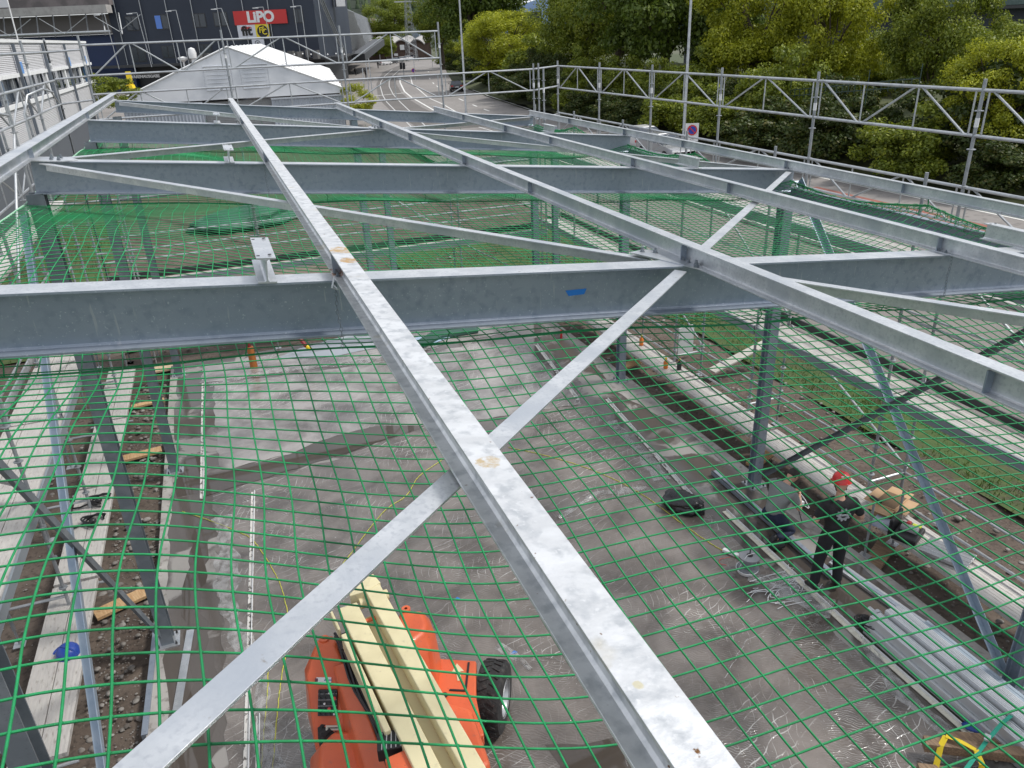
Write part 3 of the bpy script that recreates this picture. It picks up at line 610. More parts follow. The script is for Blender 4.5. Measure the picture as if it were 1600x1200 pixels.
# stadium stand, left
sd_ = thing('stadium_stand', 'concrete stadium stand with roof trusses above dark blue panels', 'building', tuple(D(60, 60, 140).xy)+(0,))
A2 = D(-120, 60, 132); B2 = D(177, 60, 132)
b = MB(); z1, z2 = D(90, 10, 132).z, D(90, 23, 132).z; fbox(b, (A2.x, A2.y, z2), (B2.x, B2.y, z1), 0, 2, 132); b.build('concrete_fascia', concrete, sd_)
b = MB(); fbox(b, (A2.x, A2.y, z1+.02), (B2.x, B2.y, z1+5), 1.5, 2, 132); b.build('upper_band', mat('weathered dark band', (.10, .09, .09), .8, 0, [(.5, (.16, .14, .14), .4, .6)]), sd_)
b = MB(); fbox(b, (A2.x, A2.y, z2-3.2), (B2.x, B2.y, z2-.02), 4, 2, 132); b.build('recessed_wall', mat('warm grey wall', (.16, .15, .15), .8), sd_)
b = MB(); fbox(b, (A2.x, A2.y, -.2), (B2.x, B2.y, z2-3.25), 5, 2, 132); b.build('dark_panels', seatb, sd_)
b = MB()
a = A2+EN*.4; c = B2+EN*.4; b.tube((a.x, a.y, z2-2.9), (c.x, c.y, z2-2.9), .22, 8); b.build('truss_chord', tube, sd_, smooth=True)
for i in range(13):
    q = A2+EX*(i*2.9); 
    MB().tube((q.x+EN.x*.4, q.y+EN.y*.4, z2-3.4), (q.x-EX.x*1.4-EN.x*3, q.y-EX.y*1.4-EN.y*3, z2), .12, 6).build('truss_strut', tube, sd_)
for i in range(4):
    q = A2+EX*(i*9.5+6); MB().path([(q.x-EX.x*4, q.y-EX.y*4, z2-.5), (q.x+EN.x*.6, q.y+EN.y*.6, z2-3.0), (q.x+EX.x*4, q.y+EX.y*4, z2-.5)], .07, 6).build('truss_diagonal', tube, sd_)
# white banner & mast at far left
m_ = thing('flag_mast', 'white mast with a small banner in front of the stadium stand', 'mast', tuple(D(28, 60, 120).xy)+(0,))
p = D(28, 66, 120); q = D(10, -5, 120); MB().tube((p.x, p.y, p.z-6), q, .1, 6).build('mast', whiteP, m_, smooth=True)
p = D(4, 5, 119.5); MB().box((p.x, p.y, p.z), (1.6, .05, 1.2), math.atan2(EX.y, EX.x)).build('banner', mat('white banner', (.65, .65, .68), .6), m_)
# grey clad building beside the site
gb = thing('clad_building', 'pale grey corrugated building with a dark blue window band left of the site', 'building', (-8.4, 50, 0))
b = MB(); b.poly([(-8.83, 20), (-7.87, 73.4), (-24, 74), (-24, 20)], 6.25, 7.75); b.build('upper_cladding', clad, gb)
b = MB(); b.poly([(-8.83, 20), (-7.87, 73.4), (-24, 74), (-24, 20)], 3.35, 5.05); b.build('lower_cladding', clad, gb)
b = MB(); b.poly([(-9.0, 20), (-8.05, 73.3), (-24, 73.8), (-24, 20)], 5.05, 6.25); b.build('window_band', glass, gb)
b = MB(); b.poly([(-9.4, 20), (-8.4, 73.2), (-24, 73.8), (-24, 20)], -.3, 3.35); b.build('base_wall', mat('dark base wall', (.10, .11, .13), .6), gb)
b = MB(); b.poly([(-8.76, 20), (-7.80, 73.5), (-8.1, 73.5), (-9.1, 20)], 7.75, 7.9); b.build('roof_edge', whiteP, gb)
for z in (6.28, 4.98): MB().poly([(-8.74, 20), (-7.78, 73.45), (-7.9, 73.45), (-8.86, 20)], z-.09, z+.09).build('sill', whiteP, gb)
for i in range(24):
    y = 21+i*2.2; x = -8.83+(y-20)*.018-.03
    MB().box((x, y, 5.65), (.12, .12 if i % 3 else .5, 1.14)).build('mullion', [whiteP, blueglass, tube][i % 3], gb)
for i in range(7):
    y = 24+i*7.6; x = -8.83+(y-20)*.018+.14; MB().box((x, y, 5.4), (.14, .16, 4.6)).build('facade_fin', mat('grey fin', (.12, .14, .17), .6), gb); MB().box((x+.02, y+.5, 6.60), (.06, .5, .55)).build('blue_blind', mat('light blue blind', (.12, .28, .60), .5), gb)
# tent
tv = Vector((18.2, -2.0, 0)).normalized(); tn = Vector((.128, .992, 0)); T0 = Vector((-6.5, 77.8, 0)); Wt = 18.6; Lt = 50; ze, za = 3.25, 6.95
tt = thing('marquee_tent', 'large white marquee tent standing on grey container walls', 'tent', tuple(T0+tv*Wt/2))
def tp(u, w, z): v = T0+tv*u+tn*w; return (v.x, v.y, z)
MB().add([tp(0, 0, ze-.45), tp(Wt, 0, ze-.45), tp(Wt, 0, ze), tp(Wt/2, 0, za), tp(0, 0, ze), tp(0, .1, ze-.45), tp(Wt, .1, ze-.45), tp(Wt, .1, ze), tp(Wt/2, .1, za), tp(0, .1, ze)], [(0, 1, 2, 3, 4), (9, 8, 7, 6, 5), (0, 5, 6, 1)]).build('front_gable', tentm, tt)
b = MB(); ns_ = 10
for s in (0, 1):
    for i in range(ns_):
        w0, w1 = Lt*i/ns_, Lt*(i+1)/ns_; u0 = -.15 if s == 0 else Wt+.15
        for (wa, wb, sa, sb) in ((w0, (w0+w1)/2, 0, -.16), ((w0+w1)/2, w1, -.16, 0)):
            b.add([tp(u0, wa, ze+sa-.03), tp(u0, wb, ze+sb-.03), tp(Wt/2, wb, za+sb*.6+.05), tp(Wt/2, wa, za+sa*.6+.05)], [(0, 1, 2, 3)])
b.build('roof', mat('white pvc roof', (.82, .82, .82), .4, 0, [(.6, (.74, .74, .75), .5, .7)]), tt, smooth=False)
for i in range(ns_+1): MB().path([tp(Wt+.15, Lt*i/ns_, ze), tp(Wt/2, Lt*i/ns_, za+.1), tp(-.15, Lt*i/ns_, ze)], .09, 5).build('rafter', whiteP, tt)
MB().add([tp(Wt, 0, ze-.45), tp(Wt, Lt, ze-.45), tp(Wt, Lt, ze), tp(Wt, 0, ze)], [(0, 1, 2, 3)]).build('side_valance', tentm, tt)
for u in (7.0, 10.1):
    fr = MB(); fr.path([tp(u, -.06, ze+.35), tp(u+2.3, -.06, ze+.35), tp(u+2.3, -.06, ze+2.3 if u > 8 else ze+2.3), tp(u, -.06, ze+2.3), tp(u, -.06, ze+.35)], .045, 5)
    for j in range(5): fr.tube(tp(u+.2, -.06, ze+.6+j*.33), tp(u+2.1, -.06, ze+.6+j*.33), .02, 5)
    fr.build('gable_window_frame', mat('light grey frame', (.46, .49, .54), .5), tt)
for (u0, u1, mt, z1, nm, lab) in ((-.2, 6.4, corr, 2.62, 'shipping_container', 'light grey shipping container under the left end of the white tent'), (12.3, Wt+.1, corr, 2.62, 'shipping_container', 'light grey shipping container under the right end of the white tent')):
    c_ = thing(nm, lab, 'container', tp((u0+u1)/2, 3, 0), 0, 'shipping containers carrying the tent')
    w = MB(); n = int((u1-u0)/.28)
    pr = []
    for i in range(n*2+1):
        u = u0+(u1-u0)*i/(2*n); pr.append((u, 0 if (i//1) % 2 else .07))
    vs = [tp(u, d, -.2) for u, d in pr]+[tp(u, d, z1) for u, d in pr]; m = len(pr); w.add(vs, [(i, i+1, m+i+1, m+i) for i in range(m-1)])
    w.build('corrugated_wall', mat('container grey', (.40, .44, .50), .55, 0, [(.7, (.34, .38, .43), .5, .7)]), c_)
    MB().add([tp(u0, .1, z1), tp(u1, .1, z1), tp(u1, 48, z1), tp(u0, 48, z1)], [(0, 1, 2, 3)]).build('roof', concrete, c_)
    b = MB(); b.add([tp(u1, .0, -.2), tp(u1, 48, -.2), tp(u1, 48, z1), tp(u1, .0, z1)], [(0, 1, 2, 3)]); b.build('side_wall', mat('container grey', (.40, .44, .50)), c_)
    MB().bar(tp(u0, -.04, z1), tp(u1, -.04, z1), .12, .14).build('top_rail', mat('light grey frame', (.46, .49, .54)), c_)
MB().add([tp(6.4, .5, -.2), tp(12.3, .5, -.2), tp(12.3, .5, 2.6), tp(6.4, .5, 2.6)], [(0, 1, 2, 3)]).build('roller_wall', wave_mat('grey roller wall', (.26, .27, .28), (.30, .31, .32), 2, 'Z', .5, .2, .8), tt)
# yellow loading machine left of tent
yl = thing('yellow_loader', 'yellow loading machine beside the dark ground floor, left of the tent', 'loader', tuple(D(200, 125, 110)))
p = D(200, 124, 110); MB().box((p.x+.2, p.y, p.z+.1), (.7, .6, 1.9)).build('mast', yellow, yl); MB().box((p.x-.4, p.y, p.z-1.0), (2.2, 1.0, .5), math.atan2(EX.y, EX.x), top=(.9, .9)).build('body', yellow, yl)
# ventilation caps near tent
for px, py, lab in ((286, 92, 'small pale satellite dish beside the left tent slope'), (301, 88, 'white upright ventilation cowl beside the left tent slope')):
    p = D(px, py, 128); o = MB().lathe((p.x, p.y, p.z-1), [(.3, -1.2), (.3, .6), (.62, .7), (.7, 1.5), (.5, 2.2), (.001, 2.4)] if px > 290 else [(.15, -1.), (.15, .5), (.8, .9), (.85, 1.2), (.001, 1.4)], 14).build('roof_cowl', whiteP, smooth=True, off=(p.x, p.y, p.z-2)); tag(o, lab, 'vent')
# vaulted brick building, bridge building, tower, pylon
vb = thing('vaulted_building', 'low brick building with a wavy vaulted roof beyond the parked cars', 'building', tuple(D(620, 60, 262).xy)+(0,))
X0 = D(560, 60, 262); wid = (672-560)*262/FPX; wv_ = []
for i in range(60):
    u = wid*i/59; wv_.append((u, 4.6+1.7*abs(math.sin((u-1.2)/wid*math.pi*4.6))**.8))
b = MB(); n = len(wv_); P = lambda u, z, dd: tuple(X0+EX*u-EN*dd+Vector((0, 0, z-X0.z)))
b.add([P(u, -.3, 0) for u, z in wv_]+[P(u, z, 0) for u, z in wv_], [(i, i+1, n+i+1, n+i) for i in range(n-1)]); b.build('brick_wall', mat('brown brick', (.085, .055, .045), .85, 0, [(.5, (.12, .08, .065), .4, .6)]), vb)
b = MB(); b.add([P(u, z+.05, -1.2) for u, z in wv_]+[P(u, z+1.3, 22) for u, z in wv_]+[P(u, z-.3, -1.2) for u, z in wv_], [(i, i+1, n+i+1, n+i) for i in range(n-1)]+[(i, i+1, 2*n+i+1, 2*n+i) for i in range(n-1)]); b.build('wavy_roof', mat('pale roof', (.30, .29, .28), .7), vb)
board(vb, 'notice', 628.5, 74, 1.5, 1.6, 261, whiteP, .3, .1); board(vb, 'notice', 619, 85.5, 1.3, .8, 261, whiteP, .3, .1)
for px in (593, 603, 612, 640, 650): board(vb, 'pillar', px, 82, .35, 4.5, 261, concrete, .3, .3)
bb_ = thing('bridge_building', 'white bridge like building with a dark window band before the forest', 'building', tuple(D(615, 60, 330).xy)+(0,))
for y0, y1, mt, nm, of in ((29, 32.5, whiteP, 'white_band', .5), (32.5, 35, glass, 'window_band', 0), (35, 38, whiteP, 'white_band', .5)):
    p = D(615, (y0+y1)/2, 330); h = (y1-y0)*330/FPX; b = MB(); a = p-EX*10.5; c = p+EX*10.5; fbox(b, (a.x, a.y, p.z-h/2), (c.x, c.y, p.z+h/2), -of, 9, 330); b.build(nm, mt, bb_)
p = D(642, 55, 332); b = MB(); a = p-EX*3.4; c = p+EX*3.6; fbox(b, (a.x, a.y, -.3), (c.x, c.y, 12.8), 0, 8, 330); b.build('tower', mat('pale blue grey facade', (.26, .31, .38), .6, 0, [(.6, (.20, .25, .32), .4, .6)]), bb_)
p = D(628, 25, 332); MB().box((p.x, p.y, p.z), (3, 2, 2), 0).build('rooftop_unit', whiteP, bb_)
p = D(605, 45, 345); b = MB(); a = p-EX*9; c = p+EX*9; fbox(b, (a.x, a.y, -.3), (c.x, c.y, 9.5), 3, 4, 330); b.build('rear_block', mat('pale rear block', (.5, .5, .5), .7), bb_)
py_ = thing('lattice_pylon', 'grey steel lattice pylon in front of the forest hill', 'pylon', tuple(D(642, 70, 240).xy)+(0,))
c0 = D(642, 70, 240); b = MB(); lev = 16; Ht = 24
def cs_(i): t = i/lev; w = 1.35*(1-t)+.3; z = Ht*t; return [Vector((c0.x+sx*w, c0.y+sy*w, z)) for sx, sy in ((-1, -1), (1, -1), (1, 1), (-1, 1))]
for i in range(lev):
    a = cs_(i); c = cs_(i+1)
    for j in range(4): b.tube(a[j], c[j], .06, 4); b.tube(a[j], c[(j+1) % 4], .035, 4); b.tube(a[(j+1) % 4], c[j], .035, 4)
b.build('lattice', mat('pylon grey', (.20, .22, .24), .6), py_)
for z, w in ((17, 4), (21, 3)): MB().bar((c0.x-w, c0.y, z), (c0.x+w, c0.y, z), .3, .3).build('cross_arm', tube, py_)
# halls behind the trees on the right
hb = thing('industrial_hall', 'dark green clad industrial hall high behind the trees on the right', 'building', tuple(D(1400, 60, 95).xy)+(0,))
p = D(1150, 0, 95); q = D(1760, 0, 95); b = MB(); fbox(b, (p.x, p.y, 8.0), (q.x, q.y, 20), 0, 30, 95); b.build('upper_wall', greenclad, hb)
b = MB(); fbox(b, (p.x, p.y, -.3), (q.x, q.y, 7.6), 1.2, 28, 95); b.build('lower_wall', cladblue, hb)
b = MB(); fbox(b, (p.x, p.y, 7.6), (q.x, q.y, 7.95), -1.2, 3, 95); b.build('canopy', darkst, hb)
for px in (1422, 1436, 1250): 
    w = D(px, 5, 94.5); MB().box((w.x, w.y, 12.5), (.9, .5, 9.0), math.atan2(EX.y, EX.x)).build('white_pilaster', mat('light grey frame', (.46, .49, .54)), hb)
dt = thing('black_tower', 'distant black cubic tower visible in the gap between the trees', 'building', tuple(D(822, 60, 230).xy)+(0,))
p = D(806, 0, 230); q = D(846, 0, 230); b = MB(); fbox(b, (p.x, p.y, -.3), (q.x, q.y, 12.0), 0, 8, 230); b.build('wall', cladblue, dt)
b = MB(); fbox(b, (p.x, p.y, 12.0), (q.x, q.y, 12.5), -.3, 9, 230); b.build('parapet', darkst, dt)
# dark railing on the bank
rl = thing('bank_railing', 'dark green metal railing half hidden in the shrubs on the bank', 'railing', tuple(D(1340, 135, 36)))
a = D(1235, 141, 44); c = D(1438, 122, 33); b = MB()
b.bar((a.x, a.y, a.z), (c.x, c.y, c.z), .05, .05); b.bar((a.x, a.y, a.z-.32), (c.x, c.y, c.z-.32), .05, .05); b.build('rail', mat('dark green paint', (.02, .045, .035), .6), rl)
for i in range(22):
    q = a.lerp(c, i/21); MB().box((q.x, q.y, q.z-.2), (.03, .03, .5 if i % 7 else 1.6)).build('baluster', mat('dark green paint', (.02, .045, .035)), rl)
# lamp posts, signs, traffic light
D_fac = D; D = D_cam
def lamp(label, base, H, lean=0):
    t = thing('street_lamp', label, 'street lamp', base, 0, 'tall street lamps'); x, y, z = base
    MB().lathe((x, y, z), [(.14, 0), (.14, .8), (.10, .9), (.06, H)], 12).build('pole', tube, t, smooth=True)
    MB().tube((x, y, z+H), (x-1.6, y, z+H+.25), .045, 8).build('arm', tube, t, smooth=True); MB().box((x-1.9, y, z+H+.26), (.8, .3, .12), 0, top=(.7, .7)).build('lamp_head', darkst, t, bevel=.02)
p = G(729, 187); lamp('tall grey street lamp between the road and the site, left of the yellow green tree', (p.x, p.y, -.1), 15.5)
p = D(1068, 216, 49); lamp('tall grey street lamp beside the no parking sign', (p.x, p.y, -.1), 13)
def nopark(label, px, py, d, r, plate=True):
    p = D(px, py, d); t = thing('traffic_sign', label, 'traffic sign', (p.x, p.y, 0), 0)
    MB().tube((p.x, p.y, -.1), (p.x, p.y, p.z+r), .03, 8).build('pole', tube, t)
    if plate:
        b = MB(); a = p-EX*r*1.35; c = p+EX*r*1.35; fbox(b, (a.x, a.y, p.z-r*2.3), (c.x, c.y, p.z+r*1.3), -.05, .03, d); b.build('board', whiteP, t)
    b = MB(); ring(b, p+EN*.11, r, r*.24, 28); b.build('red_ring', redp, t)
    b = MB(); ring(b, p+EN*.10, r*.77, r*.77, 28); b.build('blue_disc', mat('sign blue', (.02, .06, .42), .5), t)
    Z = Vector((0, 0, 1)); u = (EX-Z).normalized(); b = MB(); b.bar(p+EN*.13-u*r*.8, p+EN*.13+u*r*.8, .02, r*.2, up=(EX+Z)); b.build('red_bar', redp, t)
    if plate: text_on(t, 'lettering', '24h', px, py+ (r*1.75)*FPX/d, d, r*.6, black, .09, .004)
nopark('white board with a round no parking sign beside the street lamp', 1081, 203, 42, .27)
nopark('small round no parking sign on a pole near the traffic light', 646, 110, 150, .38, False)
tl = thing('traffic_light', 'black traffic light on a pole beside the tram rails', 'traffic light', tuple(D(630, 104, 150).xy)+(0,))
for px in (626.5, 631):
    p = D(px, 103, 150); MB().box((p.x, p.y, p.z), (.45, .4, 1.2)).build('signal_head', black, tl, bevel=.05)
p = D(630, 104, 150.5); MB().tube((p.x, p.y, -.1), (p.x, p.y, p.z+1), .07, 8).build('pole', tube, tl)
for i, (px, y0, y1) in enumerate(((582, 96, 148), (577, 100, 146), (571, 110, 150), (649, 90, 125), (676, 70, 105))):
    q = G(px, y1); dd = (q-CAM).dot(Vector((AX.z, AY.z, AZ.z))); o = MB().tube((q.x, q.y, -.1), (q.x, q.y, q.z+(y1-y0)*dd/FPX), .06, 8).build('slim_pole', tube, smooth=True, off=(q.x, q.y, -.1)); tag(o, ['slim grey pole at the pavement edge, right of its two neighbours', 'slim grey pole in the middle of three at the pavement edge', 'slim grey pole nearest the light green bush at the tent corner', 'slim grey pole right of the round no parking sign on the road', 'slim grey pole at the far bend of the road'][i], 'pole', 'slim poles along the pavement')
# ------------------------------------------------------------------ cars and distant people
def make_car(label, loc, rz, paint, glassm=glass, rear=True, group=None):
    t = thing('parked_car' if group else 'car', label, 'car', loc, rz, group)
    L, Wd = 4.4, 1.8          # forward = +y
    secs = [(-2.2, .42, .80, .78, .60), (-2.1, .30, .86, .98, .80), (-1.5, .25, .90, 1.02, .88), (-.6, .25, .90, .98, .9), (.7, .25, .90, .95, .9), (1.4, .27, .88, .86, .86), (2.05, .32, .80, .70, .72), (2.2, .42, .70, .58, .6)]
    b = MB(); n = 8
    for (y, zb, w, zt, wt) in secs:
        b.v += [(-w*.92, y, zb), (-w, y, zb+.18), (-w, y, zt-.22), (-wt, y, zt), (wt, y, zt), (w, y, zt-.22), (w, y, zb+.18), (w*.92, y, zb)]
    for i in range(len(secs)-1):
        for k in range(n): b.f.append((i*n+k, i*n+(k+1) % n, (i+1)*n+(k+1) % n, (i+1)*n+k)); b.m.append(0)
    b.f += [tuple(range(n)), tuple((len(secs)-1)*n+k for k in range(n))]; b.m += [0, 0]
    b.build('body', paint, t, smooth=True, local=True)
    g_ = MB(); cs = [(-1.75, .99, .80, .99, .80), (-1.15, .96, .84, 1.38, .62), (.05, .94, .84, 1.42, .64), (1.05, .90, .82, .92, .78)]
    for (y, zb, w, zt, wt) in cs: g_.v += [(-w, y, zb-.05), (-wt, y, zt), (wt, y, zt), (w, y, zb-.05)]
    for i in range(3):
        for k in range(3): g_.f.append((i*4+k, i*4+k+1, (i+1)*4+k+1, (i+1)*4+k)); g_.m.append(0)
    g_.build('window', glassm, t, local=True)
    MB().box((0, -.52, 1.425), (1.2, 1.25, .05), top=(.9, .9)).build('roof', paint, t, local=True, bevel=.02)
    for sx in (-1, 1):
        for sy in (-1.35, 1.35):
            w = MB().lathe((sx*.80, sy, .32), [(.18, -.1), (.31, -.1), (.33, -.06), (.33, .06), (.31, .1), (.18, .1)], 18, 'X').build('tyre', rubber, t, smooth=True, local=True)
            MB().lathe((sx*.80, sy, .32), [(.001, -.08), (.2, -.09), (.2, .09), (.001, .08)], 14, 'X').build('rim', tube, w, local=True)
        MB().box((sx*.68, -2.17, .80), (.36, .1, .14), bevel if False else 0).build('tail_light', redp, t, local=True)
        MB().box((sx*.62, 2.13, .62), (.36, .12, .13)).build('headlight', whiteP, t, local=True)
        MB().box((sx*.97, .75, .98), (.16, .1, .12)).build('mirror', paint, t, local=True)
    MB().box((0, -2.235, .66), (.52, .03, .12)).build('number_plate', whiteP, t, local=True)
    return t
black_p = mat('black car paint', (.012, .012, .014), .25, .2, coat=.8); white_p = mat('white car paint', (.62, .62, .63), .3, coat=.6); silver_p = mat('silver car paint', (.35, .36, .38), .3, .5, coat=.6); dark_p = mat('dark grey car paint', (.06, .065, .075), .3, .3, coat=.6)
p = G(713, 141); make_car('black car driving away on the road beside the yellow green tree', (p.x, p.y, -.1), R_(-14), black_p)
PG = 'cars parked beyond the tram rails'
for i, (px, py, pt, lab) in enumerate(((602, 101, white_p, 'white car nearest in the row parked beyond the tram rails'), (612, 99, dark_p, 'dark car second in the row parked beyond the tram rails'), (620, 97.3, silver_p, 'silver car between dark and white cars in the far parked row'), (629, 95.5, white_p, 'white car in the middle of the far parked row'), (638, 93.5, white_p, 'white car in front of the right vault of the brick building'), (647, 92.2, silver_p, 'silver car at the far end of the parked row'))):
    p = G(px, py); make_car(lab, (p.x, p.y, -.1), R_(-60+i*3), pt, group=PG)
for px, py, d, pt, lab in ((1010, 203, 50, white_p, 'white car whose roof shows above the edge beam right of the site'), (1040, 211, 46.5, silver_p, 'silver car with its windscreen showing above the edge beam near the parking sign')):
    p = D(px, py, d); make_car(lab, (p.x, p.y, -.1), R_(180), pt, group='cars parked along the far kerb')
def far_person(label, px, py, h=1.72, m=blackcloth):
    p = G(px, py); b = MB(); x, y = p.x, p.y; z = -.1
    for s in (-1, 1): b.path([(x+s*.10, y, z), (x+s*.09, y+.02, z+.45), (x+s*.07, y, z+.88)], .08, 8, rr=[.05, .065, .09])
    b.path([(x, y, z+.82), (x, y, z+1.1), (x, y, z+1.35), (x, y, z+1.46), (x, y, z+1.5)], .15, 10, rr=[.15, .15, .19, .13, .055])
    for s in (-1, 1): b.path([(x+s*.17, y, z+1.4), (x+s*.24, y, z+1.12), (x+s*.22, y-.08, z+.86)], .05, 8, rr=[.055, .045, .035])
    b.lathe((x, y, z+1.62), [(.001, -.13), (.07, -.1), (.095, 0), (.085, .08), (.001, .13)], 12)
    o = b.build('person', m, smooth=True, off=(x, y, z)); tag(o, label, 'person')
far_person('person in black walking on the pavement left of the parked white cars', 591, 106)
far_person('person in dark clothes near the slim poles under the terrace', 572, 121); far_person('person in dark clothes standing in the shade under the stadium terrace', 556, 117)

# ------------------------------------------------------------------ the steel frame
XL, XR, ZL, SL = -1.7717, 7.7045, 6.3176, -.1024
YB = [-.61, 4.2563, 9.1313, 13.9681, 18.8807]
def zr(x): return ZL+SL*(x-XL)           # top of the rafters
SLU = Vector((-SL, 0, 1)).normalized()
fr = thing('steel_frame', 'galvanised steel hall frame of rafters, purlins and columns over the wet slab', 'steel frame', (2.97, 6.9, 0))
rafters = []
for i, y in enumerate(YB):
    H = .24 if i == 4 else .33; a = (XL+.02, y, zr(XL+.02)-H/2); c = (XR+(.08 if i in (1, 2, 3) else .02), y, zr(XR)-H/2)
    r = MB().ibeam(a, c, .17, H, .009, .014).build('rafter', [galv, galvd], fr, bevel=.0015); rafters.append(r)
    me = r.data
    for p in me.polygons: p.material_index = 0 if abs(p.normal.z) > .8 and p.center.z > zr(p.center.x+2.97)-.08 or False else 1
# light and shade put into colour: bright top flange, dull web and lower flange
PX = [-1.75, .56, 2.86, 5.19, 7.70]; HP, WP = .125, .105
for i, x in enumerate(PX):
    z = zr(x)+HP/2+.002; m = wornm if i == 1 else galv
    pu = MB().ibeam((x, -2.2, z), (x, 19.05, z), WP, HP, .006, .009, up=SLU).build('purlin', m, fr, bevel=.0012)
    for y in YB[1:4]:
        for s in (-1, 1):
            MB().box((x+s*WP*.26, y+.05, z), (WP*.42, .010, HP-.02)).build('stiffener', galvd, pu)
    for y in (2.0, 7.05, 11.9, 16.6):
        MB().box((x-WP*.26, y, z), (WP*.4, .008, HP-.022)).build('stiffener', galvd, pu) if i != 1 else None
for i, x in enumerate(PX):
    for k in (1, 2, 3):
        for s in (-1, 1):
            for q in (-.03, .035):
                MB().lathe((x+s*.036, YB[k]+q, zr(x+s*.036)+.0125), [(.014, 0), (.014, .002), (.010, .0025), (.010, .012), (.006, .0125), (.006, .022), (.001, .022)], 6).build('purlin_bolt', colm, fr) if k == 1 or s < 0 else None
for x, s in ((XR+.02, 1), (XL, -1)):
    for k in range(4):
        y0, y1 = YB[k]+.06, YB[k+1]-.06; zz = zr(x)-.30
        MB().ibeam((x, y0, zz), (x, y1, zz), .09, .13, .006, .009).build('eaves_beam', galvd, fr, bevel=.001) if s > 0 else None
# short cross stubs on the rafters
for i, (x, L) in enumerate(((.15, .46), (6.1, .46))):
    for k in (1, 2, 3):
        y = YB[k]+.06; z = zr(x)+.075; st_ = MB().ibeam((x, y-.16, z), (x, y+.34, z), .10 if x < 1 else .11, .14, .008, .01, up=SLU).build('bracket_stub', galv, rafters[k], bevel=.001)
        for s in (-1, 1):
            for q in (-.11, .29): MB().lathe((x+s*.03, y+q, z+.072), [(.010, 0), (.010, .003), (.001, .003)], 8).build('bolt_hole', darkst, st_)
# columns with base plates
for k, y in enumerate(YB):
    for x in (XL, XR):
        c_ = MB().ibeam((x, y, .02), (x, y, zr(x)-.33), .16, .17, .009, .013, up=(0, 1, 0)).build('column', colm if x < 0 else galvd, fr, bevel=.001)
        b = MB().box((x, y, .012), (.30, .30, .022)); b.build('base_plate', galv, c_)
        for sx in (-1, 1):
            for sy in (-1, 1): MB().lathe((x+sx*.11, y+sy*.11, .023), [(.016, 0), (.016, .02), (.008, .021), (.008, .05), (.001, .05)], 6).build('anchor_bolt', darkst, c_)
for x in (3.2, 3.78, 8.3):
    MB().ibeam((x, 18.9, .02), (x, 18.9, zr(x)-.25), .14, .14, .008, .012, up=(0, 1, 0)).build('gable_column', galvd, fr)
# roof bracing: angles meeting at the second purlin
def rb(x0, y0, x1, y1, dz=-.012):
    a = Vector((x0, y0, zr(x0)+dz)); c = Vector((x1, y1, zr(x1)+dz)); b = MB().angle(a, c, .078, .009, up=SLU, flip=1).build('roof_brace', galv, fr, bevel=.0008)
    return b
rb(XL+.16, YB[2]-.14, 2.66, YB[1]+.20); rb(3.02, YB[1]+.20, XR-.12, YB[2]-.14)
rb(XL+.16, -.17, 2.70, YB[1]-.13); rb(3.02, YB[1]-.15, XR-.12, YB[0]+.14)
rb(XL+.16, YB[2]+.16, 2.68, YB[3]-.14); rb(3.02, YB[3]-.14, XR-.12, YB[2]+.18)
rb(XL+.1, YB[4]-.2, 2.68, YB[3]+.12); rb(3.02, YB[3]+.14, XR-.1, YB[4]-.16)
for (x, y, pl) in ((2.86, YB[1], [(-.16, .36), (-.30, .30), (-.05, -.20), (.16, -.20), (.26, -.04), (.30, .22), (.16, .34)]), (2.86, YB[3], [(-.22, .2), (-.25, -.2), (.22, -.2), (.25, .2)]), (XL+.2, YB[2], [(-.16, -.14), (.14, -.16), (.26, 0), (.16, .18), (-.16, .16)])):
    b = MB(); P0_ = [(x+a, y+c) for a, c in pl]; n = len(P0_)
    vs = [(a, c, zr(a)+.003) for a, c in P0_]+[(a, c, zr(a)+.013) for a, c in P0_]; b.add(vs, [(i, (i+1) % n, n+(i+1) % n, n+i) for i in range(n)]+[tuple(range(n, 2*n)), tuple(range(n-1, -1, -1))])
    gp_ = b.build('gusset_plate', galv, fr)
    if y == YB[1]:
        bl = [(x-.20, y+.30), (x-.12, y+.26), (x-.03, y-.11), (x-.055, y-.15), (x+.09, y-.1), (x+.18, y+.22)]
    elif y == YB[3]: bl = [(x-.17, y-.12), (x-.12, y-.16), (x-.16, y+.12), (x+.15, y+.12)]
    else: bl = [(x+.10, y-.08), (x+.03, y-.05), (x+.1, y+.08), (x+.02, y+.07)]
    for (a, c) in bl: MB().lathe((a, c, zr(a)+.013), [(.021, 0), (.021, .003), (.0155, .0035), (.0155, .017), (.009, .018), (.009, .036), (.001, .036)], 6).build('bolt', colm, gp_)
# wall bracing in the second bay
def wb(p, q, m=galvd, w=.07): MB().angle(p, q, w, .007, up=(1, 0, 0)).build('wall_brace', m, fr)
bluish = mat('bluish galvanised steel', (.27, .34, .42), .45, .4, [(8, (.34, .40, .47), .4, .7)])
wb((-1.88, 9.05, 5.82), (-1.88, 4.62, .03), bluish, .085); wb((-1.82, 4.72, 6.0), (-1.82, 9.1, .15), colm, .08)
wb((7.82, 9.0, 5.22), (7.82, 4.42, .03), bluish, .085); wb((7.76, 4.4, 5.0), (7.76, 9.0, .25), colm, .08)
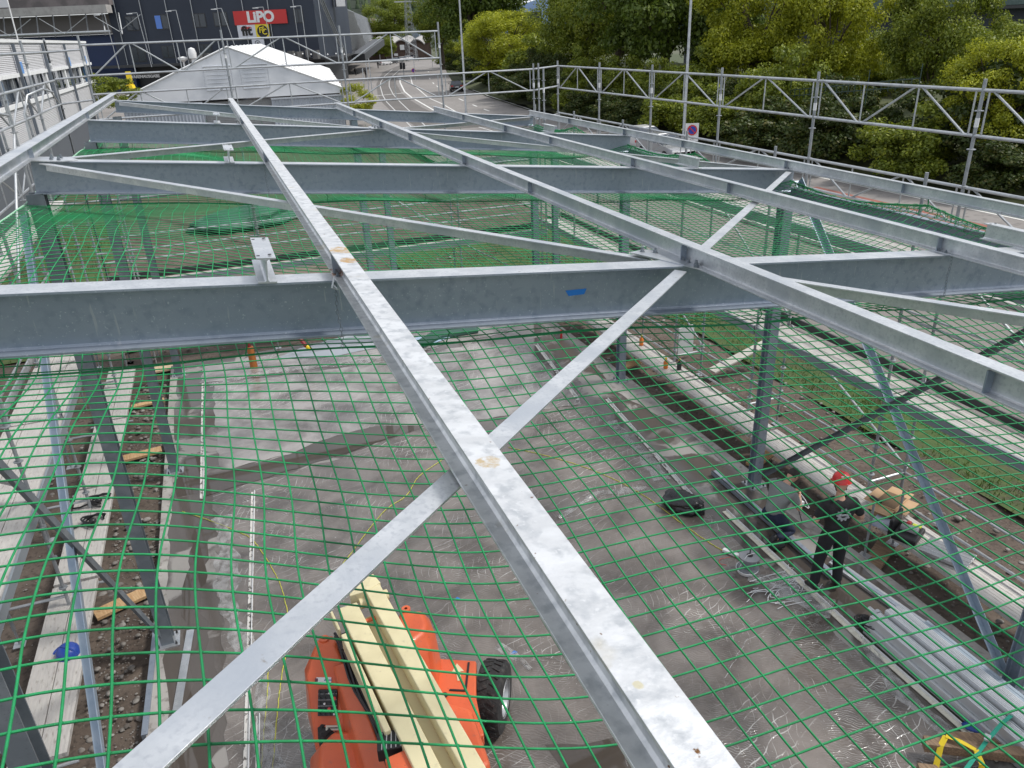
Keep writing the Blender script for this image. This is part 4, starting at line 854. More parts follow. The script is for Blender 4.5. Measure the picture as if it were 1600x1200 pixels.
# blue tape and hanging chains
p = FY(900, 456.5, YB[1]-.0055); b = MB(); w = .075
vs = [(p.x-w, p.y, p.z+.022), (p.x+w, p.y, p.z+.014), (p.x+w*.78, p.y, p.z-.022), (p.x-w*.7, p.y, p.z-.018)]; b.add(vs+[(a, c-.001, d) for a, c, d in vs], [(0, 1, 2, 3), (7, 6, 5, 4)]); b.build('blue_tape', bluetape, rafters[1])
def chain(parent, x, y, z, n):
    b = MB()
    for i in range(n):
        c = Vector((x+.004*math.sin(i*.7), y, z-.026*i)); pts = [c+Vector(((math.cos(a)*.008 if i % 2 else 0), (0 if i % 2 else math.cos(a)*.008), math.sin(a)*.017)) for a in [6.2832*k/8 for k in range(9)]]; b.path(pts, .0017, 4, caps=False)
    b.build('chain', colm, parent)
chain(rafters[1], .49, YB[1]-.10, zr(.49)+.005, 16); chain(rafters[1], 5.14, YB[1]-.1, zr(5.14)+.005, 14); chain(rafters[2], .49, YB[2]-.1, zr(.49), 14)
MB().path([(.49, YB[1]-.13, zr(.49)+.03), (.47, YB[1]-.14, zr(.49)-.02), (.50, YB[1]-.12, zr(.49)-.04), (.48, YB[1]-.1, zr(.49)-.01)], .006, 6).build('shackle', galv, rafters[1], smooth=True)
# ------------------------------------------------------------------ the safety net
def sst(a, b, x): t = np.clip((x-a)/(b-a), 0, 1); return t*t*(3-2*t)
def netz(x, y):
    t = ((y-YB[1])/4.8749) % 1.0; zb = 5.99+SL*(x+1.77)-.11; a = 1-sst(-.7, .95, x); tent = 1-np.abs(2*t-1); par = 4*t*(1-t)
    A_ = np.where(y < 4.3, .30, .13); z = zb+a*.17*tent-(1-a)*A_*par*(.85+.15*np.sin(y*.6+x)); b = sst(6.7, 7.75, x); c2 = np.abs(np.sin(2*np.pi*t)); ze_ = 5.16+.10*tent-.10*c2; z = z*(1-b)+ze_*b
    e = 1-sst(-1.9, -1.2, x); z = z+e*(-.05+.04*np.cos(2*np.pi*t)); z = z+.012*np.sin(x*3.1+y*1.7)+.010*np.sin(x*1.3-y*2.9)
    return z
def netxy(x, y): return x+.014*np.sin(y*2.3+x*1.1)+.008*np.sin(y*5.1), y+.018*np.sin(x*1.9+y*.8)+.008*np.sin(x*4.7)
def cords():
    xs = np.arange(-1.87, 7.78, .1); ys = np.arange(-.75, 18.75, .1); nr = 5; r = .0039; V = []; F = []; b = 0
    ang = 2*np.pi*np.arange(nr)/nr
    def emit(P, ax):
        nonlocal b
        n = len(P); off = np.zeros((nr, 3)); off[:, 1-ax if ax < 2 else 0] = np.cos(ang)*r; off[:, 2] = np.sin(ang)*r
        V.append((P[:, None, :]+off[None]).reshape(-1, 3)); i = np.arange(n-1)[:, None]*nr; k = np.arange(nr)[None]; q = np.stack([i+k, i+(k+1) % nr, i+nr+(k+1) % nr, i+nr+k], -1).reshape(-1, 4)+b
        F.append(q); b += n*nr
    yy = np.arange(-.75, 18.751, .05); xx = np.arange(-1.87, 7.7801, .05)
    for x in xs:
        X, Y = netxy(np.full_like(yy, x), yy); emit(np.stack([X, Y, netz(X, Y)+.001], -1), 1)
    for y in ys:
        X, Y = netxy(xx, np.full_like(xx, y)); emit(np.stack([X, Y, netz(X, Y)-.001], -1), 0)
    # knots
    o = []
    phi = np.array([(1, 0, 0), (-1, 0, 0), (0, 1, 0), (0, -1, 0), (0, 0, 1), (0, 0, -1)])*np.array([.0085, .0085, .0062]); tf = np.array([(0, 2, 4), (2, 1, 4), (1, 3, 4), (3, 0, 4), (2, 0, 5), (1, 2, 5), (3, 1, 5), (0, 3, 5)])
    Xg, Yg = np.meshgrid(xs, ys[ys < 7]); X, Y = netxy(Xg.ravel(), Yg.ravel()); C = np.stack([X, Y, netz(X, Y)], -1); KV = (C[:, None]+phi[None]).reshape(-1, 3); KF = (tf[None]+np.arange(len(C))[:, None, None]*6).reshape(-1, 3)
    return np.concatenate(V), np.concatenate(F), KV, KF
nv, nf, kv, kf = cords()
net = thing('safety_net', 'green square mesh safety net stretched below the steel rafters', 'safety net', (2.97, 6.9, 5.0))
m_ = np_mesh('net_mesh', nv-np.array([2.97, 6.9, 5.0]), nf, netm, net, smooth=True); np_mesh('net_knots', kv-np.array([2.97, 6.9, 5.0]), kf, netm, net)
def border(x, side, col=netm):
    ys_ = np.arange(-.75, 18.76, .06); Z = netz(np.full_like(ys_, x), ys_); pts = [(x+side*.02, y, z+.012) for y, z in zip(ys_, Z)]
    MB().path(pts, .0095, 6).build('border_rope', col, net, smooth=True)
    ys_ = np.arange(-.75, 18.76, .0125); b = MB(); pts = []
    for i, y in enumerate(ys_):
        a = i*2*math.pi/7.3; rr = .030+.016*math.sin(i*.37)+.01*math.sin(i*.11); z = float(netz(np.array([x]), np.array([y]))[0]); pts.append((x+math.cos(a)*rr, y, z-.015+math.sin(a)*rr))
    b.path(pts, .0036, 4); b.build('border_lashing', netm, net)
    ys_ = np.arange(-.75, 18.76, .0125); pts = []; b = MB()
    for i, y in enumerate(ys_):
        a = i*2*math.pi/10.7+1; rr = .045+.02*math.sin(i*.23); z = float(netz(np.array([x]), np.array([y]))[0]); pts.append((x+math.cos(a)*rr, y, z-.03+math.sin(a)*rr))
    b.path(pts, .0036, 4); b.build('border_lashing', netm, net)
border(7.72, 1); 
ys_ = np.arange(-.75, 18.76, .06); MB().path([(-1.89, y, float(netz(np.array([-1.89]), np.array([y]))[0])) for y in ys_], .009, 6).build('border_rope', mat('pale green rope', (.30, .52, .38), .7), net, smooth=True)
for y in (YB[1], YB[2], YB[3], YB[4]): 
    xs_ = np.linspace(-1.8, 7.7, 90); MB().path([(x, y-.02, float(netz(np.array([x]), np.array([y]))[0])+.0) for x in xs_], .006, 5).build('support_rope', netm, net)
    for x in np.arange(-1.2, 7.6, 1.16): z = float(netz(np.array([x]), np.array([y]))[0]); MB().path([(x, y-.02, z), (x+.02, y-.04, z+.07), (x, y-.02, zr(x)-.33)], .004, 5).build('tie', netm, net)
for x, z1 in ((7.72, 5.35), (-1.89, 6.05)):
    for k in range(4):
        y = YB[k]+2.437; z = float(netz(np.array([x]), np.array([y]))[0]); MB().path([(x, y, z), (x+.01, y+.02, z1+.02)], .007, 5).build('tie', netm, net)

# ------------------------------------------------------------------ scaffolding
def sc_std(t, x, y, z0, z1):
    s = MB().tube((x, y, z0), (x, y, z1), .0245, 10).build('standard', postm, t, smooth=True)
    for z in np.arange(max(z0+.5, .5), z1-.02, .5): MB().lathe((x, y, float(z)), [(.026, -.006), (.058, -.005), (.058, .005), (.026, .006)], 8).build('rosette', postm, s)
    MB().lathe((x, y, z1-.55), [(.0275, -.06), (.0275, .06)], 8).build('sticker', whiteP, s) if z1 > 6 else None
    return s
def sc_led(t, p, q, r=.0215, nm='ledger'): return MB().tube(p, q, r, 8).build(nm, tube, t, smooth=True)
def sc_lat(t, p, q, zt, zb_, n=2):
    p = Vector((*p, 0)); q = Vector((*q, 0)); b = MB(); L = (q-p).length; d = (q-p)/L
    b.tube((p.x, p.y, zt), (q.x, q.y, zt), .0225, 8); b.tube((p.x, p.y, zb_), (q.x, q.y, zb_), .0225, 8)
    k = 2 if L < 2.9 else 3; us = [.10]+[L*i/k for i in range(1, k)]+[L-.10]
    for i, u in enumerate(us):
        a = p+d*u; b.tube((a.x, a.y, zb_), (a.x, a.y, zt), .0125, 6)
        if i < len(us)-1:
            c = p+d*(us[i+1]); z0, z1 = (zb_, zt) if i % 2 == 0 else (zt, zb_); b.tube((a.x+d.x*.05, a.y+d.y*.05, z0), (c.x-d.x*.05, c.y-d.y*.05, z1), .0165, 6)
    return b.build('lattice_girder', tube, t, smooth=True)
def sc_deck(t, p, q, off, w, z, m):
    """planks from p to q (xy), shifted sideways by off; two boards"""
    p = Vector((*p, 0)); q = Vector((*q, 0)); d = (q-p).normalized(); s = Vector((-d.y, d.x, 0)); L = (q-p).length; nb = max(1, round(w/.32))
    for i in range(nb):
        c = p+s*(off+w*(i+.5)/nb); b = MB(); wq = w/nb-.012
        b.bar((c.x+d.x*.02, c.y+d.y*.02, z-.03), (c.x+d.x*(L-.02), c.y+d.y*(L-.02), z-.03), wq, .06)
        for j in range(5):
            o = (-.4+.2*j)*wq; b.bar((c.x+s.x*o+d.x*.02, c.y+s.y*o+d.y*.02, z+.001), (c.x+s.x*o+d.x*(L-.02), c.y+s.y*o+d.y*(L-.02), z+.001), .012, .004)
        k = b.build('deck_board', m, t)
def sc_toe(t, p, q, z, h=.15, m=tube): return MB().bar((*p, z+h/2), (*q, z+h/2), .03, h).build('toe_board', m, t)
def sc_diag(t, p, q): return MB().tube(p, q, .021, 8).build('diagonal_brace', tube, t, smooth=True)
def sc_base(t, x, y, z): 
    MB().box((x, y, z+.005), (.15, .15, .01)).build('base_plate', tube, t); MB().tube((x, y, z), (x, y, z+.35), .017, 8).build('jack', tube, t)
# right long side
s1 = thing('scaffolding', 'tube scaffolding with two plank decks along the road side of the steel frame', 'scaffolding', (9.35, 8, 0), 0, 'scaffolding runs around the steel frame')
XI, XO = 8.97, 9.70
YP = [-1.4, 1.7, 4.7, 7.89, 11.03, 13.76, 16.45, 19.1, 21.75]
for y in YP:
    sc_std(s1, XO, y, .1, 6.50); sc_base(s1, XO, y, -.16)
    sc_std(s1, XI, y, .1, 5.36); sc_base(s1, XI, y, -.16)
    for z in (1.9, 4.0, .45): sc_led(s1, (XI, y, z), (XO, y, z), nm='transom')
for a, c in zip(YP[:-1], YP[1:]):
    sc_lat(s1, (XO, a), (XO, c), 6.36, 5.78); sc_lat(s1, (XO, a), (XO, c), 5.09, 4.60)
    for z in (.45, 3.1, 2.55): sc_led(s1, (XO, a, z), (XO, c, z))
    for z in (.45, 3.05, 5.0 if a > 5 else 3.3): sc_led(s1, (XI, a, z), (XI, c, z)) if z < 4 else None
    sc_deck(s1, (XO, c), (XO, a), -.70, .66, 2.0, decky) if False else None
    for z in (2.0, 4.1): sc_deck(s1, (XI+.03, a), (XI+.03, c), -.67, .64, z, decky)
    for z in (2.02, 4.12):
        sc_toe(s1, (XI-.03, a+.03), (XI-.03, c-.03), z-.10, .17, mat('toe board steel', (.25, .28, .31), .5, .3)); sc_toe(s1, (XO+.04, a+.03), (XO+.04, c-.03), z, .15, darkst if z < 3 else tube)
for k in (1, 3, 5): sc_diag(s1, (XO+.05, YP[k], .5), (XO+.05, YP[k+1], 2.0)); sc_diag(s1, (XO+.05, YP[k+1], 2.1), (XO+.05, YP[k+2], 4.0))
q = FY(1590, 728, 5.2); MB().box((XI-.05, 4.9, 2.0), (.006, .34, .11)).build('blue_tape', bluetape, s1)
# ground planks inside the right side
s2_ = thing('plank_walkway', 'low plank walkway on timber blocks beside the slab, behind the two workers', 'walkway', (8.67, 8, 0), 0, 'low plank walkways on either side of the slab')
for a, c in ((1.0, 4.05), (4.07, 7.1), (7.12, 10.2), (10.22, 12.9), (12.92, 15.6), (15.62, 18.2)): sc_deck(s2_, (8.37, a), (8.37, c), -.62, .62, .30, decky)
s3_ = thing('plank_walkway', 'low plank walkway on timber blocks on the side of the blue helmet', 'walkway', (-2.95, 8, 0), 0, 'low plank walkways on either side of the slab')
for a, c in ((3.9, 6.95), (7.35, 10.6), (10.63, 13.4), (13.42, 16.2), (16.22, 19.2)): sc_deck(s3_, (-2.70, a), (-2.70, c), 0.0, .6, .30 if a > 7 else .24, decky)
for y in (7.3, 10.6, 13.4, 16.2): sc_led(s2_, (8.3, y, .2), (9.1, y, .2)); sc_led(s3_, (-3.4, y, .2), (-2.6, y, .2))
# gable side
s4_ = thing('scaffolding', 'tube scaffolding across the far gable, in front of the white tent', 'scaffolding', (3, 20.4, 0), 0, 'scaffolding runs around the steel frame')
YI, YO = 20.05, 20.75; XP = [-3.02, -2.34, .67, 3.42, 5.93, 8.53]
for x, zt_ in zip(XP, (7.55, 7.6, 7.6, 7.6, 7.6, 6.5)):
    sc_std(s4_, x, YO, .1, zt_); sc_base(s4_, x, YO, -.16); sc_std(s4_, x, YI, .1, 4.0 if x < 8 else 6.4); sc_base(s4_, x, YI, -.16)
    for z in (1.9,): sc_led(s4_, (x, YI, z), (x, YO, z), nm='transom')
sc_std(s4_, 8.68, YO, .1, 6.5)
for a, c in zip(XP[:-1], XP[1:]):
    if c < 6 and a > -3: sc_lat(s4_, (a, YO), (c, YO), 7.39, 6.76)
    if a > -3: sc_lat(s4_, (a, YO), (c, YO), 6.36, 5.82)
    for z in (3.1, 2.5, .5, 4.0): sc_led(s4_, (a, YO, z), (c, YO, z))
    sc_led(s4_, (a, YI, 2.9), (c, YI, 2.9)); sc_led(s4_, (a, YI, .45), (c, YI, .45)); sc_deck(s4_, (a, YI), (c, YI), .02, .64, 2.0, deckx); sc_toe(s4_, (a, YO+.04), (c, YO+.04), 2.0, .16, darkst); sc_toe(s4_, (a, YI-.03), (c, YI-.03), 2.0, .14, mat('toe board steel', (.25, .28, .31)))
    if a > -3: sc_toe(s4_, (a, YO+.04), (c, YO+.04), 3.95, .2, mat('toe board steel', (.25, .28, .31)))
sc_led(s4_, (-3.02, YO, 7.28), (-2.34, YO, 7.3)); sc_led(s4_, (-3.02, YO, 6.72), (-2.34, YO, 6.75)); sc_led(s4_, (-3.02, YO, 6.2), (-2.34, YO, 6.25))
for z in (6.36, 5.82, 5.05): sc_led(s4_, (8.55, YO, z), (XO, 21.75, z))
sc_diag(s4_, (.67, YO+.05, .5), (3.42, YO+.05, 2.0)); sc_diag(s4_, (5.93, YO+.05, 2.1), (3.42, YO+.05, 4.0)); sc_diag(s4_, (8.53, YO+.05, .4), (5.93, YO+.05, 2.0))
# left long side
s5_ = thing('scaffolding', 'tube scaffolding between the steel frame and the grey clad building', 'scaffolding', (-3.4, 8, 0), 0, 'scaffolding runs around the steel frame')
LI, LO = -3.02, -3.75; YQ = [1.6, 4.6, 7.5, 10.1, 12.7, 15.3, 18.0, 20.75]
for y in YQ:
    sc_std(s5_, LI, y, .1, 7.5 if y > 8 else 6.4); sc_base(s5_, LI, y, -.16); sc_std(s5_, LO, y, .1, 6.0); sc_base(s5_, LO, y, -.16)
    for z in (1.9, 4.0, .45): sc_led(s5_, (LI, y, z), (LO, y, z), nm='transom')
for a, c in zip(YQ[:-1], YQ[1:]):
    for z in (7.28, 6.70, 6.2, 5.86): 
        if a > 9 or z < 6.5: sc_led(s5_, (LI, a, z), (LI, c, z))
    sc_lat(s5_, (LI, a), (LI, c), 6.70, 6.2) if a > 9 else None
    sc_lat(s5_, (LO, a), (LO, c), 5.2, 4.7)
    for z in (3.0, 2.5, .5): sc_led(s5_, (LO, a, z), (LO, c, z))
    sc_deck(s5_, (LI+.06, a), (LI+.06, c), .02, .84, 2.0, decky); sc_toe(s5_, (LI+.09, a), (LI+.09, c), 1.92, .16, mat('toe board steel', (.25, .28, .31)))
    if a > 7: sc_deck(s5_, (LI-.43, a), (LI-.43, c), .0, .64, 4.1, decky)
    sc_toe(s5_, (LO-.14, a), (LO-.14, c), 2.0, .15, tube)
for a, c in ((7.5, 10.1), (12.7, 15.3)): sc_diag(s5_, (LO-.05, a, .5), (LO-.05, c, 2.0)); sc_diag(s5_, (LI, c, 2.2), (LI, a, 4.0)); sc_diag(s5_, (LI, a, 4.2), (LI, c, 6.1))
sc_diag(s5_, (LI, 18.0, 2.1), (LI, 15.3, 4.0)); sc_diag(s5_, (LO, 10.1, 2.1), (LO, 12.7, 4.0))
# curved white pipes above the left eaves
for y, z in ((12.2, 6.2), (16.4, 6.3)):
    o = MB().path([(-3.02, y, z-.55), (-3.0, y, z), (-2.9, y+.15, z+.3), (-2.7, y+.5, z+.38), (-2.6, y+.9, z+.3)], .02, 7).build('bent_guard_rail', tube, s5_, smooth=True)
# ------------------------------------------------------------------ film, water and small things on the slab
def jag(pts, amp, step, seed):
    g = random.Random(seed); out = []
    for i in range(len(pts)):
        a, c = Vector(pts[i]), Vector(pts[(i+1) % len(pts)]); n = max(1, int((c-a).length/step))
        for k in range(n): q = a.lerp(c, k/n); out.append((q.x+g.uniform(-amp, amp), q.y+g.uniform(-amp, amp)))
    return out
def film(name, label, pts, z, seed, amp=.05, fm=None):
    P = jag(pts, amp, .22, seed); cx = sum(p[0] for p in P)/len(P); cy = sum(p[1] for p in P)/len(P)
    o = MB().poly(P, z, z+.003).build(name, fm or filmm, off=(cx, cy, 0)); return tag(o, label, 'plastic film', 'sheets of clear film covering the slab')
film('plastic_film', 'large crinkled clear film under and around the orange boom lift', [(-1.05, -3), (6.35, -3), (6.45, 5), (6.5, 9.5), (6.45, 13.2), (3.0, 13.62), (2.3, 13.5), (1.2, 13.15), (-1.1, 12.75)], .003, 1)
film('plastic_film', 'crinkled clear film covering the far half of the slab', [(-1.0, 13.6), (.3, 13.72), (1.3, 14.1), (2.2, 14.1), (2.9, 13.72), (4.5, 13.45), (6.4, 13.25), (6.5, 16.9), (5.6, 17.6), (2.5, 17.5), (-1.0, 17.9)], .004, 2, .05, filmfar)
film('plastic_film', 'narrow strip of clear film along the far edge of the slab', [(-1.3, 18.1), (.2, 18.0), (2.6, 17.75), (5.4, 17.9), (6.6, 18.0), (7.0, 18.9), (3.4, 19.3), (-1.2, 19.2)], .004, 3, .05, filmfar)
def puddle(pts, z, seed, amp=.06):
    P = jag(pts, amp, .18, seed); return structure(MB().poly(P, z).build('puddle', waterm))
puddle([(-1.25, 12.8), (.8, 13.15), (2.2, 13.5), (2.9, 13.62), (3.0, 13.75), (2.1, 14.15), (1.2, 14.05), (.3, 13.65), (-1.2, 13.5)], .0085, 4, .03)
puddle([(-1.9, 12.9), (-1.3, 12.9), (-1.25, 14.4), (-1.5, 14.6)], .002, 5)
puddle([(-1.75, 5), (-1.25, 5), (-1.2, 8.2), (-1.35, 9.9), (-1.15, 11.6), (-1.45, 11.9), (-1.6, 9.8), (-1.5, 8.2), (-1.72, 7)], .002, 6)
puddle([(6.75, 5.9), (7.2, 6.0), (7.1, 7.2), (7.25, 8.1), (6.95, 8.5), (6.8, 7.6)], .002, 7)
puddle([(2.3, 5.6), (3.3, 5.4), (3.4, 4.4), (2.7, 4.1), (2.2, 4.9)], .0085, 8)
# crinkled loose film bunched along the edges
def bunch(label, pts, w, seed, h=.035):
    g = np.random.default_rng(seed); P = [Vector((*p, 0)) for p in pts]; L = []; 
    for i in range(len(P)-1):
        n = max(2, int((P[i+1]-P[i]).length/.03))
        for k in range(n): L.append(P[i].lerp(P[i+1], k/n))
    nj = 12; V = []; ph = g.uniform(0, 6, 6)
    for i, p in enumerate(L):
        d = (L[min(i+1, len(L)-1)]-L[max(i-1, 0)]).normalized(); s = Vector((-d.y, d.x, 0)); ww = w*(.75+.25*math.sin(i*.09+ph[0])+.18*math.sin(i*.31+ph[1]))
        for j in range(nj):
            t = j/(nj-1)-.5; zz = h*(abs(math.sin(j*1.3+i*.21+ph[2]))*abs(math.sin(i*.13+j*.5+ph[3])))*(1-abs(2*t))**.5+g.uniform(0, h*.25)*(1-abs(2*t)); q = p+s*ww*t+s*g.uniform(-.006, .006); V.append((q.x, q.y, .010+zz))
    n = len(L); i = np.arange(n*nj).reshape(n, nj); F = np.stack([i[:-1, :-1], i[:-1, 1:], i[1:, 1:], i[1:, :-1]], -1).reshape(-1, 4); c = L[n//2]
    o = np_mesh('bunched_film', np.array(V)-np.array([c.x, c.y, 0]), F, filmloose); o.location = (c.x, c.y, 0); tag(o, label, 'plastic film', 'bunches of loose clear film')
filmloose.node_tree.nodes['Principled BSDF'].inputs['Alpha'].default_value = .38
bunch('bunched clear film beside the near perforated strip, left of the boom lift', [(-.66, 5.0), (-.62, 6.2), (-.7, 7.2), (-.62, 8.0)], .28, 1)
bunch('bunched clear film at the far part of the left film edge', [(-.75, 8.3), (-1.0, 9.6), (-.95, 10.8), (-1.0, 12.0)], .38, 2)
bunch('bunched clear film along the right profile beside the black bag', [(6.35, 9.9), (6.5, 10.9), (6.55, 12.3)], .3, 3)
bunch('bunched clear film in front of the white bucket', [(6.15, 7.15), (6.4, 6.8), (6.6, 6.3), (6.75, 6.1)], .42, 4, .06)
bunch('bunched clear film beside the aluminium shutter bundle', [(6.7, 5.6), (6.45, 4.7), (6.5, 3.6)], .22, 5)
bunch('bunched clear film along the far wet edge of the slab', [(-1.1, 17.9), (.3, 18.1), (2.4, 17.7), (4.5, 17.9)], .35, 6)
bunch('bunched clear film crossing the sheet left of the black bag', [(4.2, 9.6), (5.1, 10.0), (6.0, 9.8)], .16, 7)
bunch('small crumple of clear film right of the boom lift wheel', [(2.3, 7.3), (2.5, 6.9), (2.55, 6.7)], .14, 8)
# perforated strips and profiles on the slab
strm = mat('pitted white strip', (.60, .58, .55), .6, 0, [(22, (.10, .09, .08), .53, .62, (1, .6, 1))], (40, .3))
def lstrip(label, a, c, w, m=strm, h=.035, nm='perforated_strip', group='perforated strips along the film edges'):
    t = thing(nm, label, 'profile strip', (a.x, a.y, 0), 0, group); d = (c-a).normalized(); s = Vector((-d.y, d.x, 0))
    MB().bar((a.x, a.y, .014), (c.x, c.y, .014), w, .012).build('base', m, t); MB().bar((a.x+s.x*w*.4, a.y+s.y*w*.4, .02+h/2), (c.x+s.x*w*.4, c.y+s.y*w*.4, .02+h/2), .008, h).build('flange', whiteP, t)
lstrip('pitted perforated strip at the far left edge of the film', G(318, 600), G(316, 780), .075)
lstrip('pitted perforated strip left of the boom lift', G(396, 770), G(385, 1215), .07)
lstrip('second pitted strip starting beside the boom lift strip near the lower frame edge', G(404, 1120), G(402, 1300), .05)
lstrip('pitted pipe like strip at the far right edge of the film', G(838, 540), G(903, 626), .07)
lstrip('pitted strip between the far strip and the black bag', G(948, 625), G(1096, 795), .06)
bat = mat('pale batten', (.58, .55, .46), .6, 0, [(5, (.66, .64, .56), .4, .7, (1, 8, 1))])
lstrip('long pale batten running from the black bag past the standing worker', G(1132, 800), G(1345, 1000), .085, bat)
lstrip('pale batten beside the shutter bundle down to the wooden pallet', G(1345, 1000), G(1560, 1190), .07, bat)
# wet kerb profile in front of kneeling worker
t = thing('channel_profile', 'long grey channel profile beside the kneeling worker', 'profile', (7.3, 7.8, 0))
a, c = G(1115, 742), G(1300, 905); MB().bar((a.x, a.y, .055), (c.x, c.y, .055), .11, .07).build('channel', galvd, t, bevel=.004); MB().bar((a.x-.04, a.y, .098), (c.x-.04, c.y, .098), .02, .012).build('lip', darkst, t)
a = G(1300, 880); c = G(1470, 1000); t = thing('channel_profile', 'flat galvanised channel between the standing worker and the shutter bundle', 'profile', (a.x, a.y, 0)); MB().bar((a.x, a.y, .03), (c.x, c.y, .03), .16, .05).build('channel', galv, t, bevel=.004); MB().bar((a.x, a.y, .06), (c.x, c.y, .06), .06, .008).build('lip', galvd, t)
# galvanised floor strip at the left column
a, c = G(298, 985), G(275, 1120); o = MB().bar((a.x, a.y, .012), (c.x, c.y, .012), .10, .014).build('floor_strip', galv, off=(a.x, a.y, 0), bevel=.002); tag(o, 'short galvanised strip lying on the slab beside the nearest left column base', 'strip')
a, c = G(247, 975), G(226, 1150); o = MB().bar((a.x-.02, a.y, -.02), (c.x-.0, c.y, -.02), .07, .09).build('edge_angle', galvd, off=(a.x, a.y, 0), bevel=.002); tag(o, 'grey edge angle fixed along the left rim of the slab', 'edge angle')
# black bag
def blob(name, label, cat, loc, dims, m, seed, rz=0, sub=4, amp=.18, freq=2.4):
    bm = bmesh.new(); bmesh.ops.create_icosphere(bm, subdivisions=sub, radius=1); from mathutils import noise
    for v in bm.verts:
        n = noise.noise(v.co*freq+Vector((seed, 0, 0)))*amp+abs(noise.noise(v.co*freq*3+Vector((0, seed, 0))))*amp*.55; v.co *= (1+n)
        v.co = Vector((v.co.x*dims[0], v.co.y*dims[1], max(-.55, v.co.z)*dims[2]+.55*dims[2]))
    me = bpy.data.meshes.new(name); bm.to_mesh(me); bm.free(); me.materials.append(m); me.polygons.foreach_set('use_smooth', [True]*len(me.polygons)); o = link_mesh(name, me); o.location = loc; o.rotation_euler = (0, 0, rz); return tag(o, label, cat)
bagm = mat('black bin liner', (.008, .008, .010), .22, 0, bump=(14, .7), spec=.7)
p = G(1066, 795); blob('rubbish_bag', 'crumpled black rubbish bag lying against the pitted strip', 'rubbish bag', (p.x, p.y, .01), (.24, .34, .17), bagm, 3, R_(38), 5, .30, 1.7)
# bucket with cable reel
bk = G(1167, 893); t = thing('bucket', 'white bucket holding a grey cable reel beside the pale batten', 'bucket', (bk.x, bk.y, .01))
MB().lathe((bk.x, bk.y, .01), [(.001, 0), (.14, 0), (.165, .06), (.155, .062), (.13, .01)], 24).build('bucket_wall', whiteP, t, smooth=True)
MB().lathe((bk.x+.02, bk.y, .05), [(.001, 0), (.155, 0), (.155, .02), (.09, .03), (.09, .20), (.155, .21), (.155, .23), (.06, .235), (.001, .235)], 24).build('reel', mat('grey reel', (.20, .21, .23), .5), t, smooth=True)
MB().lathe((bk.x+.02, bk.y, .285), [(.045, 0), (.045, .006), (.001, .007)], 16).build('reel_hub', black, t)
MB().tube((bk.x+.02, bk.y, .28), (bk.x+.02, bk.y, .40), .009, 8).build('reel_spindle', darkst, t)
MB().path([(bk.x-.15, bk.y, .07), (bk.x-.17, bk.y-.05, .2), (bk.x-.05, bk.y-.03, .33), (bk.x+.1, bk.y, .30), (bk.x+.16, bk.y, .08)], .004, 6).build('bucket_handle', whiteP, t, smooth=True)
t2_ = thing('hand_tool', 'small white hand tool with red cable above the bucket', 'hand tool', (bk.x+.05, bk.y+.5, .02)); MB().box((bk.x+.02, bk.y+.42, .04), (.07, .26, .05), .5).build('handle', whiteP, t2_, bevel=.012); MB().path([(bk.x-.05, bk.y+.34, .04), (bk.x-.2, bk.y+.38, .02), (bk.x-.28, bk.y+.30, .02), (bk.x-.2, bk.y+.22, .02)], .004, 5).build('cable', redp, t2_)
def squiggle(name, label, pts, r, m, seed=0, wob=.03, cat='cable', z=.014, n=10):
    g = random.Random(seed); P = []; Q = [Vector((*p[:2], (p[2] if len(p) > 2 else z))) for p in pts]
    for i in range(len(Q)-1):
        p0, p1, p2, p3 = Q[max(i-1, 0)], Q[i], Q[i+1], Q[min(i+2, len(Q)-1)]
        for k in range(n):
            t = k/n; P.append(.5*((2*p1)+(p2-p0)*t+(2*p0-5*p1+4*p2-p3)*t*t+(3*p1-p0-3*p2+p3)*t**3)+Vector((g.uniform(-wob, wob)*.2, g.uniform(-wob, wob)*.2, 0)))
    P.append(Q[-1]); o = MB().path(P, r, 6).build(name, m, smooth=True, off=tuple(Q[0])); return tag(o, label, cat)
yg = mat('yellow green earth wire', (.55, .52, .06), .5, 0, [(20, (.30, .36, .04), .5, .6)])
def gpl(pts): return [tuple(G(x, y))[:2] for x, y in pts]
squiggle('earth_cable', 'thin yellow cable curving from under the purlin to the bucket', gpl([(795, 700), (850, 712), (905, 728), (960, 750), (1010, 778), (1060, 815), (1110, 850), (1150, 872)]), .006, yg, 1)
squiggle('earth_cable', 'thin yellow cable from the purlin down past the left side of the boom lift', gpl([(690, 720), (655, 745), (635, 775), (600, 800), (560, 850), (520, 905), (470, 985), (440, 1010), (422, 1030), (418, 1090), (412, 1150), (408, 1230)]), .006, yg, 2)
squiggle('earth_cable', 'thin yellow cable crossing the near left film sheet', gpl([(285, 800), (330, 815), (372, 832), (395, 845), (420, 880), (440, 920), (452, 985), (440, 1060), (433, 1120), (425, 1220)]), .006, yg, 3)
# white plastic tangle
o = None; b = MB(); g = random.Random(8)
for i in range(26):
    c0_ = G(1190+g.uniform(0, 60), 905+g.uniform(0, 30)); a0 = g.uniform(0, 6.28); pts = []
    for k in range(8): pts.append((c0_.x+.06*k*math.cos(a0+k*g.uniform(.1, .3)), c0_.y+.05*k*math.sin(a0+k*.2)*.8, .015+g.uniform(0, .035)))
    b.path(pts, .0045, 4)
o = b.build('strapping_tangle', whiteP, off=tuple(G(1200, 915))); tag(o, 'tangle of white plastic strapping in front of the bucket', 'strapping')
